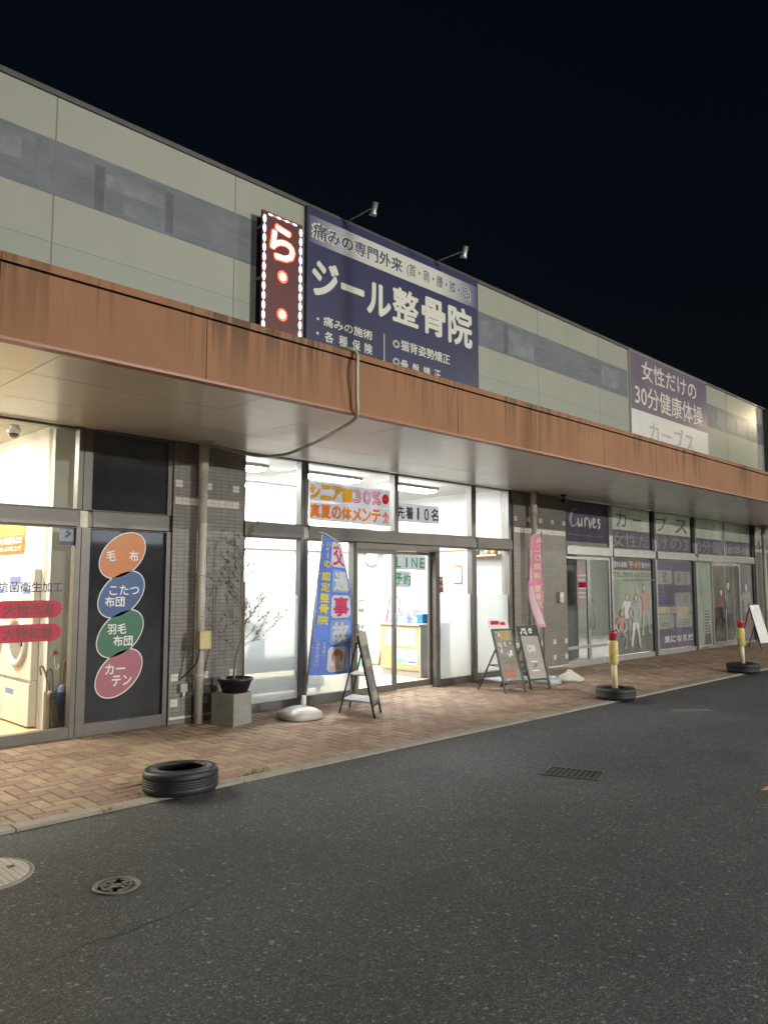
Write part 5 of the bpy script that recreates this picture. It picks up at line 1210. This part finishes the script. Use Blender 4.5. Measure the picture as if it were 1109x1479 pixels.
for k, (y, c) in enumerate(((8.55, (.65, .40, .08)), (8.7, (.45, .36, .28)), (8.95, (.10, .12, .08)))):
    nm, lb, ct = (('plush_toy', 'amber plush ornament on the clinic wall shelf', 'ornament'), ('plush_toy', 'brown round ornament on the clinic wall shelf', 'ornament'), ('shelf_plant', 'dark small plant on the clinic wall shelf', 'plant'))[k]
    t2_ = thing(nm, (11.4, y, 2.155), lb, ct); m = MB(); m.lathe([(.05, 0), (.07, .05), (.05, .10), (.03, .11), (.05, .14), (.045, .18), (.01, .21)], 18, (11.4, y, 2.155)); m.build('body', plain('ornament_'+str(k), c, .7), t2_)
    MB().lathe([(.015, .0), (.02, .02), (.005, .03)], 10, (11.36, y-.03, 2.34)).build('ear', plain('ornament_'+str(k), c, .7), t2_)
t = thing('picture_frame', (11.54, 8.6, 1.5), 'orange framed picture on the clinic side wall', 'picture')
MB().box(11.53, 11.546, 9.42, 9.62, 1.62, 1.98).build('frame', M_org, t); MB().box(11.525, 11.529, 9.44, 9.60, 1.65, 1.95).build('picture', M_paper, t)
# bench and plants behind the frosted glass, indoor plant behind the A-board
t = thing('treatment_bed', (6.4, 8.9, .03), 'grey green padded treatment bed blurred behind the frosted window', 'bed')
MB().box(5.3, 7.45, 8.62, 9.25, .42, .62).build('mattress', plain('grey_green_vinyl', (.12, .155, .13), .5), t, bevel=.02); MB().box(5.35, 7.4, 8.64, 9.23, .14, .27).build('lower_frame', plain('grey_green_vinyl', (.17, .21, .18), .5), t)
for x in (5.4, 7.3):
    for y in (8.66, 9.18): MB().box(x, x+.05, y, y+.05, .03, .42).build('leg', M_silver, t)
def bush(name, x, y, z, h, n, lab, potm, seed, spread=.25, leafc=(.05, .09, .03), lw=.03, pot=True):
    r = random.Random(seed); t = thing(name, (x, y, z), lab, 'plant')
    ph = .26 if pot else .1
    MB().lathe([(.09, 0), (.12, .02), (.13, ph), (.115, ph), (.10, ph-.03), (.01, ph-.03)], 20, (x, y, z)).build('pot', potm, t)
    st = MB(); lv = MB()
    for i in range(n):
        a = r.uniform(0, 6.28); p0_ = Vector((x, y, z+ph-.03)); p2 = p0_+Vector((math.cos(a)*spread*r.random(), math.sin(a)*spread*r.random(), (h-ph)*r.uniform(.5, 1))); p1_ = (p0_+p2)/2+Vector((0, 0, .05))
        pts = bez([p0_, p1_, p2], 6); st.tube(pts, .004, 5)
        for q in pts[3:]:
            for _ in range(2):
                d = Vector((r.uniform(-1, 1), r.uniform(-1, 1), r.uniform(-.2, .8))).normalized(); s_ = d.cross(Vector((0, 0, 1))).normalized()*lw; l = lw*3
                lv.face([q, q+d*l*.5+s_, q+d*l, q+d*l*.5-s_])
    st.build('stem', plain('green_stem', (.09, .10, .05), .7), t); lv.build('foliage', plain('dark_leaf_'+name, leafc, .5), t)
M_spk = plain('speckled_pot', (.30, .27, .22), .5, 0, .8, 40)
bush('indoor_plant', 8.02, 8.72, .03, 1.05, 16, 'leafy indoor plant in a speckled pot behind the dark A-board', M_spk, 4)
bush('hanging_leaf_plant', 7.93, 8.6, 1.0, .62, 7, 'sprig of leaves on the clinic side of the left door', M_white, 9, .12, (.06, .08, .05), .022, False) if False else None
bush('sill_plant', 6.30, 8.80, .62, .5, 14, 'green pot plant blurred behind the frosted window', M_white, 6, .22, (.06, .11, .06))
t = thing('plant_stand', (5.87, 9.47, .03), 'low white cabinet blurred behind the frosted window', 'cabinet')
MB().box(5.72, 6.02, 9.35, 9.6, .03, .82).build('body', plain('cream_cabinet', (.62, .60, .54), .5), t, bevel=.005); MB().box(5.70, 6.04, 9.33, 9.62, .822, .84).build('top', plain('grey_green_vinyl', (.17, .21, .18), .5), t)
t = thing('floor_mat', (10.1, 11.2, .03), 'green floor mat at the back of the clinic', 'mat')
MB().box(9.4, 10.9, 11.0, 11.5, .031, .045).build('pile', plain('green_mat', (.08, .30, .07), .9), t)

# far lit building across the car park, seen only as reflections in the dark glass
t = thing('far_building', (30, -46, 0), 'dark far building with a row of lit windows across the car park', 'building')
MB().box(5, 60, -56, -46, -.02, 9.5).build('walls', plain('dark_far_wall', (.10, .10, .10), .8), t)
m = MB()
for i in range(7):
    if i == 3: continue
    m.box(12+i*4, 14.6+i*4, -46.0, -45.9, 5.2, 7.2)
m.build('window', emit('far_window_glow', (.85, .92, 1), 4), t)
bpy.data.objects.remove(_to); bpy.data.curves.remove(_tc)
